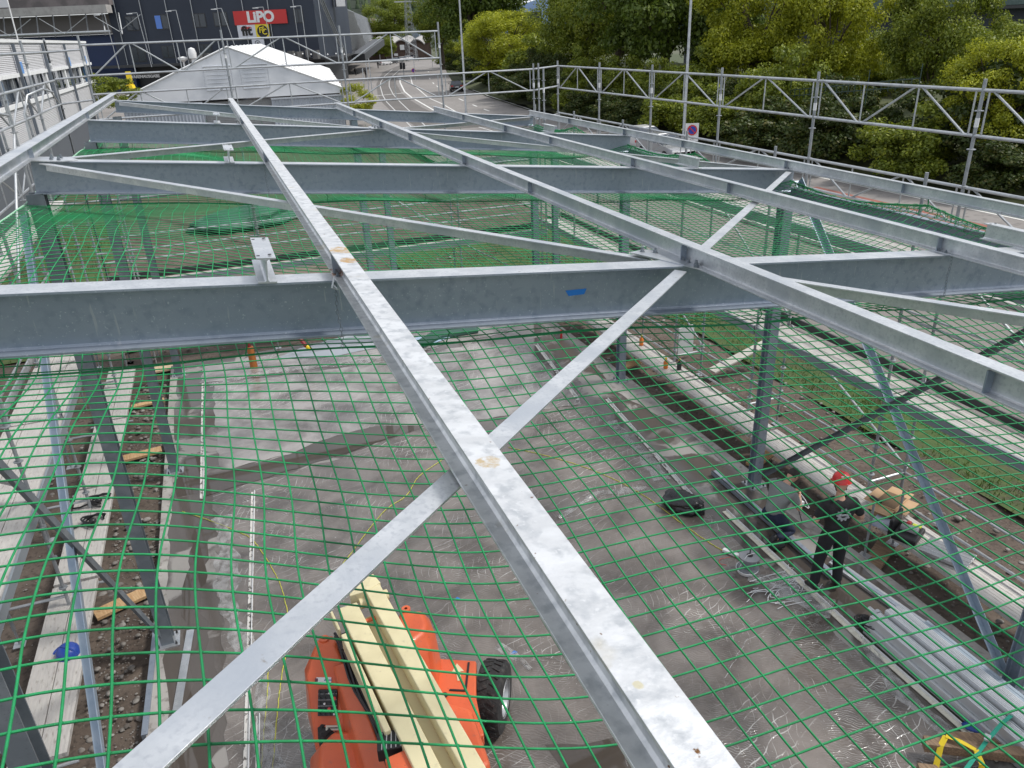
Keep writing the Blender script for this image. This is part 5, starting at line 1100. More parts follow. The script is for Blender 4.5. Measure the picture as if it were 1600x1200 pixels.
# blue scraps of tape
for px, py, lab in ((714, 937, 'small blue scrap of tape on the film above the boom lift'), (803, 1021, 'small blue scrap of tape beside the boom lift wheel')):
    p = G(px, py); o = MB().add([(p.x-.05, p.y, .012), (p.x+.01, p.y-.03, .022), (p.x+.05, p.y-.01, .013), (p.x+.01, p.y+.02, .03)], [(0, 1, 2, 3)]).build('tape_scrap', bluetape, off=(p.x, p.y, .01)); tag(o, lab, 'tape scrap', 'blue tape scraps')

# ------------------------------------------------------------------ aluminium roller shutter bundle with cable coil, pallet and straps
sb = thing('shutter_bundle', 'bundle of ribbed aluminium roller shutter profiles lying along the slab edge', 'shutter bundle', (7.05, 3.5, 0))
def ribslab(b, x0, x1, z0, z1, y0, y1, n):
    pr = [(x0, z0)]; 
    for i in range(n): u = x0+(x1-x0)*i/n; w = (x1-x0)/n; pr += [(u+w*.08, z1-.006), (u+w*.16, z1), (u+w*.84, z1), (u+w*.92, z1-.006)]
    pr += [(x1, z0)]; b.prism([(x-7.0, z) for x, z in pr][::-1], (7.0, y0, 0), (7.0, y1, 0))
for i, (x0, x1, z0, z1, y1, n) in enumerate(((6.76, 7.06, .02, .16, 5.62, 9), (7.08, 7.30, .02, .16, 5.5, 5), (6.80, 6.98, .17, .30, 5.6, 7), (7.0, 7.26, .17, .36, 5.56, 11), (7.30, 7.48, .02, .24, 5.3, 3))):
    b = MB(); ribslab(b, x0, x1, z0, z1, -1.5, y1, n); b.build('shutter_profile', mat('brushed aluminium', (.66, .68, .70), .32, .45, [(4, (.56, .58, .60), .45, .65, (20, .3, 1)), (2, (.40, .42, .45), .55, .7, (14, .2, 1))]) if i != 4 else mat('dull aluminium', (.30, .36, .42), .45, .4), sb, bevel=.001)
MB().lathe((7.0, 5.64, .20), [(.001, 0), (.07, 0), (.07, .05), (.03, .06), (.03, .16), (.001, .16)], 16, 'Y').build('motor_head', galv, sb, smooth=True)
MB().box((6.86, 5.70, .10), (.10, .12, .12)).build('end_bracket', darkst, sb, bevel=.006)
b = MB(); g = random.Random(5); c0_ = G(1352, 985)
for i in range(13):
    r = g.uniform(.07, .13); ox, oy = g.uniform(-.03, .03), g.uniform(-.04, .04); tl_ = g.uniform(-.4, .4); pts = [(c0_.x+ox+math.cos(a)*r*.75, c0_.y+oy+math.sin(a)*r*1.25, .05+i*.009+math.cos(a)*tl_*.05+.02) for a in [6.2832*k/18 for k in range(19)]]; b.path(pts, .0065, 6)
b.path([(c0_.x, c0_.y-.1, .05), (c0_.x+.06, c0_.y-.25, .02), (c0_.x-.02, c0_.y-.32, .016), (c0_.x+.02, c0_.y-.38, .016)], .006, 6)
o = b.build('cable_coil', black, smooth=True, off=tuple(c0_)); tag(o, 'black cable coil at the far end of the shutter bundle', 'cable coil')
pl_ = thing('wooden_pallet', 'weathered wooden beam stack under the shutter bundle at the lower right', 'timber stack', (6.3, 3.3, 0))
for i, (x, y, l, w, z, a) in enumerate(((6.42, 3.35, 1.6, .16, .06, .55), (6.60, 3.55, 1.5, .12, .20, .55), (6.28, 3.16, 1.3, .13, .17, .58), (6.78, 3.72, 1.0, .12, .08, .5))):
    d = Vector((math.cos(-a), math.sin(-a), 0))*l/2; MB().bar((x-d.x, y-d.y, z), (x+d.x, y+d.y, z), w, .12).build('beam', wetwood, pl_, bevel=.006)
def strap(name, label, pts, w, m):
    b = MB(); P = [Vector(p) for p in pts]; 
    for i in range(len(P)-1):
        d = (P[i+1]-P[i]).normalized(); s = d.cross(Vector((0, .3, 1))).normalized()*w/2; b.add([tuple(P[i]-s), tuple(P[i]+s), tuple(P[i+1]+s), tuple(P[i+1]-s), tuple(P[i]-s+Vector((0, 0, .003))), tuple(P[i]+s+Vector((0, 0, .003))), tuple(P[i+1]+s+Vector((0, 0, .003))), tuple(P[i+1]-s+Vector((0, 0, .003)))], [(0, 1, 2, 3), (7, 6, 5, 4), (0, 4, 5, 1), (3, 2, 6, 7)])
    o = b.build(name, m, off=pts[0]); return tag(o, label, 'strap')
strap('lifting_strap', 'yellow lifting strap looped over the weathered beams at the lower right', [tuple(G(1462, 1200, .1)), tuple(G(1470, 1165, .26)), tuple(G(1478, 1150, .30)), tuple(G(1500, 1158, .30)), tuple(G(1525, 1172, .28)), tuple(G(1535, 1195, .2)), tuple(G(1530, 1215, .1))], .06, yellow)
teal = mat('teal strap', (.03, .38, .26), .6)
strap('ratchet_strap', 'teal ratchet strap pulled over the shutter bundle', [tuple(G(1500, 1215, .2)), tuple(G(1540, 1160, .3)), tuple(G(1566, 1130, .33)), tuple(G(1592, 1108, .33)), tuple(G(1640, 1070, .33))], .045, teal)
p = G(1542, 1155, .32); o = MB().box((p.x, p.y, p.z+.02), (.09, .06, .03), .6).build('ratchet', galv, off=tuple(p), bevel=.004); tag(o, 'small steel ratchet buckle on the teal strap', 'ratchet')
p = G(1560, 1150); blob('blue_sheet', 'crumpled blue plastic sheet under the shutter bundle', 'plastic sheet', (p.x, p.y, .01), (.22, .30, .06), bluep, 9, .5, 4, .5, 2.2)
# ------------------------------------------------------------------ things on the walkways
bx = G(1388, 800, .31); t = thing('cardboard_box', 'open cardboard box on the plank walkway behind the standing worker', 'box', (bx.x, bx.y, .31), R_(20))
MB().box((0, 0, .11), (.46, .34, .22)).build('box_wall', cardb, t, local=True); MB().box((0, 0, .222), (.42, .30, .004)).build('box_inside_shade', mat('shade-dark cardboard', (.14, .09, .05), .9), t, local=True)  # dark plate paints the shaded inside on a solid box
for sx, sy, w, l, a in ((-.33, 0, .20, .34, 0), (.33, 0, .20, .34, 0), (0, -.25, .46, .16, 0), (0, .24, .46, .15, 0)): MB().box((sx, sy, .20), (w, l, .006)).build('flap', cardb, t, local=True)
p = G(1378, 822, .33); o = MB().box((p.x, p.y, p.z+.06), (.16, .24, .12), .4).build('carton', mat('pale printed carton', (.42, .46, .55), .5, 0, [(9, (.20, .28, .50), .55, .65)]), off=tuple(p), bevel=.004); tag(o, 'small blue and white printed carton beside the open cardboard box', 'carton')
cs = G(1418, 838, .31); t = thing('tool_case', 'open black tool case with a cordless tool on the walkway', 'tool case', (cs.x, cs.y, .31), R_(25))
MB().box((0, 0, .05), (.44, .34, .10)).build('case_base', black, t, local=True, bevel=.02); MB().box((.0, .20, .16), (.44, .05, .30)).build('case_lid', black, t, local=True, bevel=.02)
MB().box((.02, 0, .13), (.12, .24, .08)).build('cordless_tool', mat('grey tool', (.35, .35, .36), .5), t, local=True, bevel=.02); MB().box((.10, .04, .16), (.07, .06, .06)).build('battery', redp, t, local=True, bevel=.01); MB().box((.15, -.06, .13), (.06, .12, .02)).build('yellow_label', mat('lime label', (.55, .65, .05), .5), t, local=True)
pn = G(1480, 868, .32); t = thing('aluminium_panel', 'short ribbed aluminium panel lying on the plank walkway', 'panel', (pn.x, pn.y, .32), R_(22))
for i in range(5): MB().box((-.17+i*.085, 0, .035), (.075, .62, .05)).build('rib', ribalu, t, local=True, bevel=.006)
def block(label, px, py, rz, d=(.75, .24, .05), m=timber, z=-.12):
    p = G(px, py, z); o = MB().box((0, 0, d[2]/2), d).build('timber_board', m, local=True, bevel=.004); o.location = (p.x, p.y, z+.02); o.rotation_euler = (0, 0, rz); tag(o, label, 'timber board', 'timber boards under the scaffolding feet')
block('orange brown board beside the nearest left column', 192, 946, R_(22)); block('pale board under the left walkway near the second column', 222, 713, R_(8)); block('thin pale board further along the left soil strip', 232, 633, R_(8), (.7, .16, .05))
block('small pale board at the far end of the left soil strip', 255, 578, R_(4), (.5, .4, .05), mat('pale ply', (.55, .42, .28), .8))
block('brown board carrying two base plates beside the standing worker', 1375, 868, R_(28), (.95, .26, .06), wetwood); block('brown board in the soil beside the second right column', 1190, 718, R_(26), (.8, .24, .06), timber); block('brown board behind the third right column', 985, 572, R_(20), (.8, .22, .06), timber)
for px, py, lab in ((1350, 870, 'steel jack plate on the brown board, nearer the standing worker'), (1395, 850, 'steel jack plate on the brown board under the tool case')):
    p = G(px, py, -.05); t = thing('jack_plate', lab, 'base plate', (p.x, p.y, -.04)); MB().box((p.x, p.y, -.03), (.16, .16, .01), .3).build('plate', galv, t); MB().tube((p.x, p.y, -.03), (p.x, p.y, .9), .018, 8).build('spindle', postm, t)
# blue helmet, harness on the left walkway
hp = G(108, 1024, .26); t = thing('helmet', 'dark blue safety helmet lying on the left plank walkway', 'helmet', (hp.x, hp.y, .25))
def helmet(t, c, m, s=1., tilt=0):
    prof = [(.001, .135), (.04, .133), (.075, .12), (.10, .09), (.115, .05), (.12, 0), (.122, -.01), (.112, -.012)]
    o = MB().lathe(c, [(r*s, h*s) for r, h in prof], 24).build('shell', m, t, smooth=True, local=True); MB().lathe((c[0], c[1]+.02*s, c[2]), [(.118*s, 0), (.145*s, -.006*s), (.145*s, -.012*s), (.112*s, -.01*s)], 24).build('brim', m, t, smooth=True, local=True)
    MB().path([(c[0]-.0, c[1]-.11*s, c[2]+.06*s), (c[0], c[1]-.06*s, c[2]+.128*s), (c[0], c[1], c[2]+.14*s), (c[0], c[1]+.06*s, c[2]+.128*s), (c[0], c[1]+.11*s, c[2]+.06*s)], .012*s, 6).build('ridge', m, t, smooth=True, local=True)
helmet(t, (0, 0, .02), bluep, 1.25); t.rotation_euler = (.25, -.2, 1.0)
for px, py, lab, sd in ((157, 783, 'black harness strap loop on the walkway, farther from the blue helmet', 1), (148, 815, 'black harness strap loop on the walkway, nearer the blue helmet', 2)):
    p = G(px, py, .31); g = random.Random(sd); b = MB()
    for i in range(3): b.path([(p.x+math.cos(a)*(.14+.02*i), p.y+math.sin(a)*(.20-.05*i), .33+.03*i+.02*math.sin(a*2+i)) for a in [6.2832*k/14 for k in range(12)]], .016, 5)
    b.path([(p.x-.1, p.y, .33), (p.x-.3, p.y-.1, .325), (p.x-.42, p.y-.08, .325)], .014, 5); b.lathe((p.x-.02, p.y-.02, .32), [(.05, 0), (.06, .03), (.03, .06), (.001, .06)], 10)
    o = b.build('safety_harness', black, smooth=True, off=(p.x, p.y, .31)); tag(o, lab, 'harness', 'harness straps')
# black tool on the scaffold standard (clamp) and things on far inner walkway
for px, py, lab in ((1342, 775, 'black cordless drill standing on the walkway beside the open box'), ):
    p = G(1364, 800, .31); t = thing('cordless_drill', lab, 'drill', (p.x, p.y, .31)); MB().box((p.x, p.y, .36), (.08, .12, .09)).build('battery', black, t, bevel=.01); MB().box((p.x, p.y, .46), (.05, .06, .14)).build('handle', darkst, t, bevel=.01); MB().tube((p.x, p.y-.1, .54), (p.x, p.y+.08, .54), .035, 10).build('motor_housing', black, t, smooth=True)
for px, py, m, lab in ((1002, 539, mat('orange plastic', (.60, .16, .02), .5), 'small orange bottle on the far inner walkway'), (1040, 575, mat('orange plastic', (.60, .16, .02)), 'orange topped can on the far inner walkway'), (1061, 577, black, 'dark can with a yellow lid on the far inner walkway')):
    p = G(px, py, .31); t = thing('bottle', lab, 'bottle', (p.x, p.y, .31), 0, 'cans and bottles on the inner walkway'); MB().lathe((p.x, p.y, .31), [(.001, 0), (.05, 0), (.052, .15), (.02, .19), (.02, .22), (.001, .22)], 12).build('body', m, t, smooth=True); MB().lathe((p.x, p.y, .53), [(.024, 0), (.024, .03), (.001, .03)], 10).build('cap', yellow, t)
# reddish anchor pins on the slab rim
p = G(877, 528); o = MB().tube((p.x, p.y, 0), (p.x, p.y, .22), .03, 8).build('marker_pin', redp, off=(p.x, p.y, 0)); tag(o, 'small red marker pin at the far slab edge', 'marker pin')
# orange pipe with red hose at the far slab edge
p = G(397, 574); t = thing('standpipe', 'orange standpipe with a red hose arching from it at the far slab edge', 'standpipe', (p.x, p.y, 0)); MB().lathe((p.x, p.y, 0), [(.09, 0), (.085, .35), (.075, .55), (.001, .56)], 14).build('pipe', mat('orange brown pipe', (.42, .14, .03), .6), t, smooth=True)
e = FY(480, 551, p.y-.6); pts = [(p.x-.02, p.y, .55), (p.x-.03, p.y, .85), (p.x+.12, p.y-.03, 1.1), (p.x+.42, p.y-.1, 1.18), (p.x+.85, p.y-.25, 1.0), (p.x+1.15, p.y-.4, .72), (e.x, e.y, .55)]
Q = [Vector(q) for q in pts]; P = []
for i in range(len(Q)-1):
    a, b_, c, d = Q[max(i-1, 0)], Q[i], Q[i+1], Q[min(i+2, len(Q)-1)]
    for k in range(6): u = k/6; P.append(.5*((2*b_)+(c-a)*u+(2*a-5*b_+4*c-d)*u*u+(3*b_-a-3*c+d)*u**3))
MB().path(P+[Q[-1]], .045, 8).build('hose', mat('dark red hose', (.22, .015, .02), .45), t, smooth=True); MB().tube(Q[-1], Q[-1]+Vector((.10, -.03, -.08)), .05, 8).build('hose_fitting', yellow, t)
# insulation boards / tarpaulins at the far edge
for (pl, z0, h, m, lab, nm) in (([(650, 540), (680, 521), (745, 514), (748, 521), (690, 531), (662, 546)], .02, .10, mat('dark green tarpaulin', (.035, .10, .075), .6, bump=(6, .6)), 'rolled dark green tarpaulin at the far slab edge', 'tarpaulin'), ([(640, 532), (700, 517), (730, 519), (672, 540)], .015, .03, mat('pale blue foil', (.38, .52, .66), .3), 'pale blue foil sheet under the green tarpaulin', 'foil_sheet')):
    P = gpl(pl); cx = sum(a for a, c in P)/len(P); cy = sum(c for a, c in P)/len(P); o = MB().poly(P, z0, z0+h).build(nm, m, off=(cx, cy, 0), bevel=.02); tag(o, lab, nm.replace('_', ' '))
P = gpl([(435, 560), (470, 545), (560, 520), (600, 523), (590, 545), (500, 560)]); o = MB().poly(jag(P, .05, .4, 3), .012, .016).build('membrane_sheet', mat('wet grey membrane', (.30, .33, .36), .05, spec=.8), off=(1.8, 19, 0)); tag(o, 'shiny grey membrane sheet at the far slab edge behind the hose', 'membrane')
# soil heap, tarpaulin, grass beyond the gable
grid_sheet('soil_mound', -3.5, 4.5, 21.4, 30, 60, 60, .0, .14, drysoil, 1.4, 9)
mo = bpy.data.objects['soil_mound']
for v in mo.data.vertices: v.co.z += -.3+.95*math.exp(-((v.co.x-.3)/2.6)**2-((v.co.y-25.6)/2.6)**2)
for (x0, x1, y0, y1, n, sd, h) in ((11.15, 13.2, -6, 19.5, 26000, 1, .14), (5.4, 13.2, 21.5, 30, 16000, 2, .12), (4.2, 7.2, 19.6, 21.2, 3500, 3, .14), (-9, -4.4, 22, 40, 9000, 4, .2), (2.9, 5.5, 21.0, 22.5, 1500, 6, .1)):
    g = np.random.default_rng(sd); P = np.stack([g.uniform(x0, x1, n), g.uniform(y0, y1, n), np.full(n, -.16)], -1); P[:, 0] += np.sin(P[:, 1]*1.7)*.12; keep = (np.sin(P[:, 0]*3.1+P[:, 1]*1.3)+np.sin(P[:, 0]*1.7-P[:, 1]*2.9)+g.normal(size=n)*.8) > -.5; P = P[keep]; n = len(P)
    a = g.uniform(0, 6.28, n); hh = h*.75*g.uniform(.3, 1.5, n)*(.6+.5*np.abs(np.sin(P[:, 1]*.8+P[:, 0]))); w = .012; d = np.stack([np.cos(a), np.sin(a), np.zeros(n)], -1)*w; tip = P+np.stack([g.normal(size=n)*.05, g.normal(size=n)*.05, hh], -1)
    V = np.stack([P-d, P+d, tip], 1).reshape(-1, 3); o = np_mesh('grass', V, np.arange(3*n).reshape(n, 3), leafG); tag(o, ['', 'grass strip under the plank decks beside the road', 'green grass behind the far gable scaffolding', 'grass tuft patch at the far right slab corner', 'grass between the scaffolding and the clad building', 'thin grass at the foot of the soil heap', 'thin grass at the foot of the soil heap'][sd], 'grass', kind='stuff')
for (x0, x1, y0, y1) in ((11.1, 13.25, -6, 19.5), (5.4, 13.2, 21.5, 30), (-9, -4.4, 22, 40)):
    structure(grid_sheet('grass_ground', x0, x1, y0, y1, 16, 80, -.125, .02, grassm, 1.5, 3))
# loose stones on the soil strips
def stones(n, x0, x1, y0, y1, seed, smin, smax, z=-.14):
    g = np.random.default_rng(seed); bm = bmesh.new(); bmesh.ops.create_icosphere(bm, subdivisions=2, radius=1); BV = np.array([v.co for v in bm.verts]); BF = np.array([[v.index for v in f.verts] for f in bm.faces]); bm.free(); V = []; F = []
    for i in range(n):
        s = smin+(smax-smin)*g.uniform()**7; q = BV*(1+.10*np.sin(BV@g.normal(size=(3,))*2+g.uniform(0, 6)))[:, None]*np.array([s*g.uniform(.8, 1.4), s, s*g.uniform(.4, .75)]); a = g.uniform(0, 6.28); c, d = math.cos(a), math.sin(a)
        q = q@np.array([[c, d, 0], [-d, c, 0], [0, 0, 1]])+np.array([g.uniform(x0, x1), g.uniform(y0, y1), z+s*.2]); F.append(BF+len(V)*len(BV)); V.append(q)
    return np.concatenate(V), np.concatenate(F)
for (n, x0, x1, y0, y1, sd, a, c, lab) in ((2600, -2.75, -2.0, 2, 19, 1, .008, .055, 'stones and gravel in the soil strip left of the slab'), (2600, 7.98, 11.3, 2, 19, 2, .008, .055, 'stones and gravel in the soil strip right of the slab'), (500, -4.6, -2.7, 2, 19, 3, .01, .06, 'stones under the left scaffolding'), (1300, -3, 8, 20.5, 27, 4, .012, .07, 'stones on the soil behind the gable')):
    V, F = stones(n, x0, x1, y0, y1, sd, a, c, -.15 if sd < 4 else -.1); o = np_mesh('gravel', V, F, stonem, smooth=True); tag(o, lab, 'gravel', kind='stuff')
# ------------------------------------------------------------------ boom lift
bl = thing('boom_lift', 'orange articulated boom lift with cream booms parked on the wet slab', 'boom lift', (.75, 5.4, 0))
MB().box((.85, 5.15, .55), (1.05, 2.5, .35), 0, top=(.96, .97)).build('chassis', orange, bl, bevel=.03)
# sloping deck between turntable and right wheel
b = MB(); b.poly([(1.30, 6.64), (1.75, 6.40), (1.58, 5.90), (1.5, 5.4), (1.1, 5.4)], .62, .78); b.build('deck_plate', orange, bl, bevel=.02)
for x0, y0, x1, y1 in ((1.66, 6.40, 1.50, 6.02), (1.50, 6.02, 1.34, 6.10)): MB().bar((x0, y0, .787), (x1, y1, .787), .022, .01).build('black_stripe', black, bl)
MB().add([(1.44, 6.34, .786), (1.53, 6.44, .786), (1.57, 6.30, .786), (1.53, 6.31, .786), (1.50, 6.18, .786), (1.46, 6.19, .786), (1.485, 6.32, .786)], [(0, 2, 1), (6, 3, 2, 0), (5, 4, 3, 6)]).build('arrow_decal', cream, bl)
MB().lathe((1.27, 6.05, .785), [(.035, 0), (.035, .01), (.001, .012)], 14).build('cap', black, bl)
for x, y, hid in ((1.85, 6.17, 0), (.06, 6.3, 1), (1.85, 4.2, 0), (.06, 4.2, 1)):
    w = MB().lathe((x, y, .40), [(.20, -.15), (.33, -.155), (.385, -.14), (.40, -.11), (.40, .11), (.385, .14), (.33, .155), (.20, .15)], 36, 'X'); ty = w.build('wheel', rubber, bl, smooth=True)
    tr = MB()
    for k in range(26):
        a = 6.2832*k/26
        for s in (-1, 1):
            a2 = a+s*.06; c = Vector((x+s*.06, y+math.cos(a2)*.402, .40+math.sin(a2)*.402)); d = Vector((1, math.cos(a)*.0+.5*s*-math.sin(a), .5*s*math.cos(a))).normalized()*.05; nrm = Vector((0, math.cos(a2), math.sin(a2))); tr.bar(c-d, c+d, .035, .022, up=nrm)
    tr.build('tread', rubber, ty)
    MB().lathe((x, y, .40), [(.001, .09), (.06, .10), (.08, .06), (.17, .05), (.20, .14), (.215, .155), (.22, .14), (.22, -.14), (.001, -.1)] if x > 1 else [(.001, -.09), (.2, -.1), (.22, -.14), (.22, .14), (.001, .1)], 28, 'X').build('rim', mat('wheel rim', (.45, .46, .48), .35, .5), ty, smooth=True)
    if x > 1 and y > 6:
        for ob in [ty]+kids(ty):
            c_ = Vector((x-.75, y-5.4, 0)); Rm = Matrix.Translation(c_)@Matrix.Rotation(R_(-32), 4, 'Z')@Matrix.Translation(-c_); ob.data.transform(Rm)
def hood(name, pts, z0, z1, top, m=orange, parent=bl, bev=.04, c=None):
    """prism with a shrunk top"""
    n = len(pts); cx = sum(p[0] for p in pts)/n; cy = sum(p[1] for p in pts)/n; q = [(cx+(p[0]-cx)*top[0]+top[2], cy+(p[1]-cy)*top[1]+top[3]) for p in pts]
    b = MB(); b.add([(*p, z0) for p in pts]+[(*p, z1) for p in q], [(i, (i+1) % n, n+(i+1) % n, n+i) for i in range(n)]+[tuple(range(n-1, -1, -1)), tuple(range(n, 2*n))]); o = b.build(name, m, parent, bevel=bev, smooth=False); return o
def loft(name, rings, m, parent, bev=.02):
    n = len(rings[0]); b = MB(); vs = [p for r in rings for p in r]; fs = [(k*n+i, k*n+(i+1) % n, (k+1)*n+(i+1) % n, (k+1)*n+i) for k in range(len(rings)-1) for i in range(n)]+[tuple(range(n-1, -1, -1)), tuple((len(rings)-1)*n+i for i in range(n))]
    b.add(vs, fs); o = b.build(name, m, parent, bevel=bev); o.modifiers[0].segments = 5; o.data.polygons.foreach_set('use_smooth', [True]*len(o.data.polygons)); o.modifiers[0].harden_normals = True; return o
LH = loft('engine_hood', [[(x, y, .55) for x, y in ((-.14, 6.05), (.24, 5.85), (.36, 6.3), (.30, 6.8), (0, 6.8), (-.16, 6.55))], [(x, y, 1.2) for x, y in ((-.09, 6.50), (.31, 6.33), (.35, 6.42), (.28, 6.78), (.05, 6.78), (-.10, 6.60))], [(x, y, 1.42) for x, y in ((.08, 6.66), (.24, 6.60), (.28, 6.62), (.25, 6.74), (.12, 6.76), (.08, 6.72))]], orange, bl, .045)
loft('lower_hood', [[(x, y, .4) for x, y in ((-.22, 5.9), (.05, 6.04), (.26, 5.95), (.42, 4.6), (-.1, 4.5), (-.30, 5.3))], [(x, y, .72) for x, y in ((-.20, 5.88), (.05, 6.02), (.26, 5.92), (.42, 4.6), (-.1, 4.5), (-.28, 5.3))], [(x, y, .92) for x, y in ((-.08, 5.80), (.07, 5.92), (.26, 5.85), (.42, 4.7), (.0, 4.6), (-.16, 5.3))]], orange, bl, .04)
b = MB(); b.add([(.19, 6.42, 1.30), (.345, 6.36, 1.36), (.50, 4.4, 1.36), (.30, 4.4, 1.28), (.17, 6.3, .8), (.36, 6.3, .8), (.52, 4.4, .8), (.22, 4.4, .8)], [(0, 3, 2, 1), (0, 1, 5, 4), (1, 2, 6, 5), (2, 3, 7, 6), (3, 0, 4, 7), (4, 5, 6, 7)]); b.build('turntable_flank', orange, bl, bevel=.02)
for x, y in ((.16, 6.71), (1.09, 6.82)): MB().lathe((x, y, 1.405), [(.018, 0), (.05, 0), (.05, .03), (.018, .03)], 20).build('lifting_eye', orange, bl, smooth=True)
loft('right_hood', [[(x, y, .6) for x, y in ((.86, 6.05), (1.24, 6.18), (1.38, 6.5), (1.36, 6.84), (1.0, 6.94), (.84, 6.6))], [(x, y, 1.25) for x, y in ((.90, 6.15), (1.22, 6.26), (1.33, 6.5), (1.33, 6.80), (1.0, 6.90), (.88, 6.6))], [(x, y, 1.42) for x, y in ((.96, 6.30), (1.17, 6.38), (1.25, 6.52), (1.25, 6.74), (1.02, 6.82), (.95, 6.6))]], orange, bl, .05)
hood('right_lower_hood', [(.98, 4.7), (1.42, 4.85), (1.46, 5.62), (1.08, 5.95)], .55, 1.0, (.9, .9, 0, 0), bev=.05)
hood('right_flank', [(.9, 4.6), (1.05, 4.6), (1.16, 5.9), (1.0, 6.3), (.86, 6.2)], .8, 1.28, (.9, .98, 0, 0), bev=.03)
# ground control panel on the slanted face of the left hood
cp = thing('x', 'x', 'x'); bpy.data.objects.remove(cp)
def face_plate(name, c, w, h, m, parent, th=.012, tilt=R_(56), rz=R_(-22)):
    R = Matrix.Rotation(rz, 3, 'Z')@Matrix.Rotation(tilt, 3, 'X'); b = MB(); c = Vector(c); vs = [c+R@Vector((x*w/2, y*h/2, z*th)) for x, y, z in ((-1, -1, 0), (1, -1, 0), (1, 1, 0), (-1, 1, 0), (-1, -1, 1), (1, -1, 1), (1, 1, 1), (-1, 1, 1))]
    b.add(vs, [(0, 3, 2, 1), (4, 5, 6, 7), (0, 1, 5, 4), (1, 2, 6, 5), (2, 3, 7, 6), (3, 0, 4, 7)]); return b.build(name, m, parent, bevel=.003), R
HF = lambda u, t: (Vector((-.09, 6.50, 1.2)).lerp(Vector((.31, 6.33, 1.2)), u)).lerp(Vector((-.14, 6.05, .55)).lerp(Vector((.24, 5.85, .55)), u), t)
CP0 = HF(.46, .34); pan, RM = face_plate('control_panel', CP0, .20, .26, black, bl, .035)
def onp(dx, dy, h=.036): return Vector(CP0)+RM@Vector((dx, dy, h))
g = random.Random(3)
for i in range(4):
    for j in range(5):
        q = onp(-.08+i*.052, -.11+j*.052); q2 = onp(-.08+i*.052, -.11+j*.052, .052); c = [whiteP, darkst, whiteP, redp][g.randint(0, 3)] if (i+j) % 3 == 0 else darkst; MB().tube(q, q2, .011 if c is not redp else .018, 8).build('switch', c, pan)
for k in (-.03, .03, .09): MB().bar(onp(-.1, k, .037), onp(.1, k, .037), .002, .002).build('label_line', whiteP, pan)
lb, _ = face_plate('maker_label', HF(.42, .06), .16, .055, whiteP, bl, .008); face_plate('round_logo', HF(.24, .06), .032, .034, mat('maroon print', (.12, .03, .05), .5), lb, .012); face_plate('label_text', HF(.52, .06), .08, .012, mat('blue print', (.10, .22, .45), .5), lb, .011)
for tt_, m2 in ((.66, mat('pale label', (.60, .58, .50), .5)), (.78, mat('amber label', (.62, .45, .10), .5))):
    lb, _ = face_plate('warning_label', HF(.5, tt_), .15, .05, m2, bl, .008); face_plate('label_text', HF(.5, tt_), .11, .010, black, lb, .012)
# booms
def boom(name, a, c, w, h, m=cream, parent=bl): return MB().bar(a, c, w, h).build(name, m, parent, bevel=.012)
zb_ = 1.72
BA = G(543, 946, zb_+.08); BB = G(666, 1200, zb_+.08); dB = (BB-BA).normalized(); sB = Vector((-dB.y, dB.x, 0)); 
if sB.x < 0: sB = -sB
def bp(u, v, z): q = BA+dB*u+sB*v; return Vector((q.x, q.y, z))
# u along the boom towards the camera, v to the right
boom('lower_boom', bp(0, .0, zb_), bp(4.2, .02, zb_), .205, .17)
boom('side_rail', bp(.38, -.155, zb_-.03), bp(1.75, -.155, zb_-.03), .06, .20)
boom('upper_boom', bp(-.10, .31, zb_+.05), bp(4.2, .345, zb_+.05), .175, .18)
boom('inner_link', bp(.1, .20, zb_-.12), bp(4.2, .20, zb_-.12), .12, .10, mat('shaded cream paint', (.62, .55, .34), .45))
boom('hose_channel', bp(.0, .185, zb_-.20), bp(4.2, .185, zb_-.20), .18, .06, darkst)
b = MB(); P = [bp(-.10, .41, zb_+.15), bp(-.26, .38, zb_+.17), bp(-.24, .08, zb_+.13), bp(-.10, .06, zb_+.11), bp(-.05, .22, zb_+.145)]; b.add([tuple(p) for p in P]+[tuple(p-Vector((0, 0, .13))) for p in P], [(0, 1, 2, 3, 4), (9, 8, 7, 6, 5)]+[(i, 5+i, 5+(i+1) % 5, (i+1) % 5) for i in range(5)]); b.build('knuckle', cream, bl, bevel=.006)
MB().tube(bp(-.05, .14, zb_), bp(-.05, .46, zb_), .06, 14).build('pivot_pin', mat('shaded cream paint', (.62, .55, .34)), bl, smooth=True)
MB().tube(bp(.22, .11, zb_-.02), bp(.22, .26, zb_-.02), .022, 10).build('red_pin', orange, bl, smooth=True)
boom('cream_bracket', bp(-.12, -.17, zb_-.03), bp(.25, -.17, zb_-.03), .03, .12)
MB().lathe(bp(.5, -.21, zb_-.05), [(.012, 0), (.012, .03)], 8).build('hose_clip', darkst, bl)
for i, (v, z) in enumerate(((-.19, zb_-.18), (-.205, zb_-.24), (-.175, zb_-.28))):
    pts = [tuple(bp(.05+k*.2, v+.02*math.sin(k*1.1+i), z+.02*math.sin(k*.7+i*2))) for k in range(17)]; MB().path(pts, .016, 6).build('hydraulic_hose', black, bl, smooth=True)
MB().bar(bp(.1, -.12, zb_-.32), bp(3.5, -.10, zb_-.32), .14, .30).build('dark_frame', darkst, bl)
for u in (.9, 1.15, 1.4): MB().box(tuple(bp(u, .36, zb_+.147)), (.03, .10, .008), math.atan2(dB.y, dB.x)).build('weld_mark', darkst, bl) if u > 5 else None
q = bp(1.72, -.14, zb_-.02); cvm = hood('tool_tray', [(q.x-.14, q.y-.16), (q.x+.16, q.y-.22), (q.x+.2, q.y-.02), (q.x-.1, q.y+.03)], zb_-.12, zb_+.02, (1, 1, 0, 0), black, bl, .01)
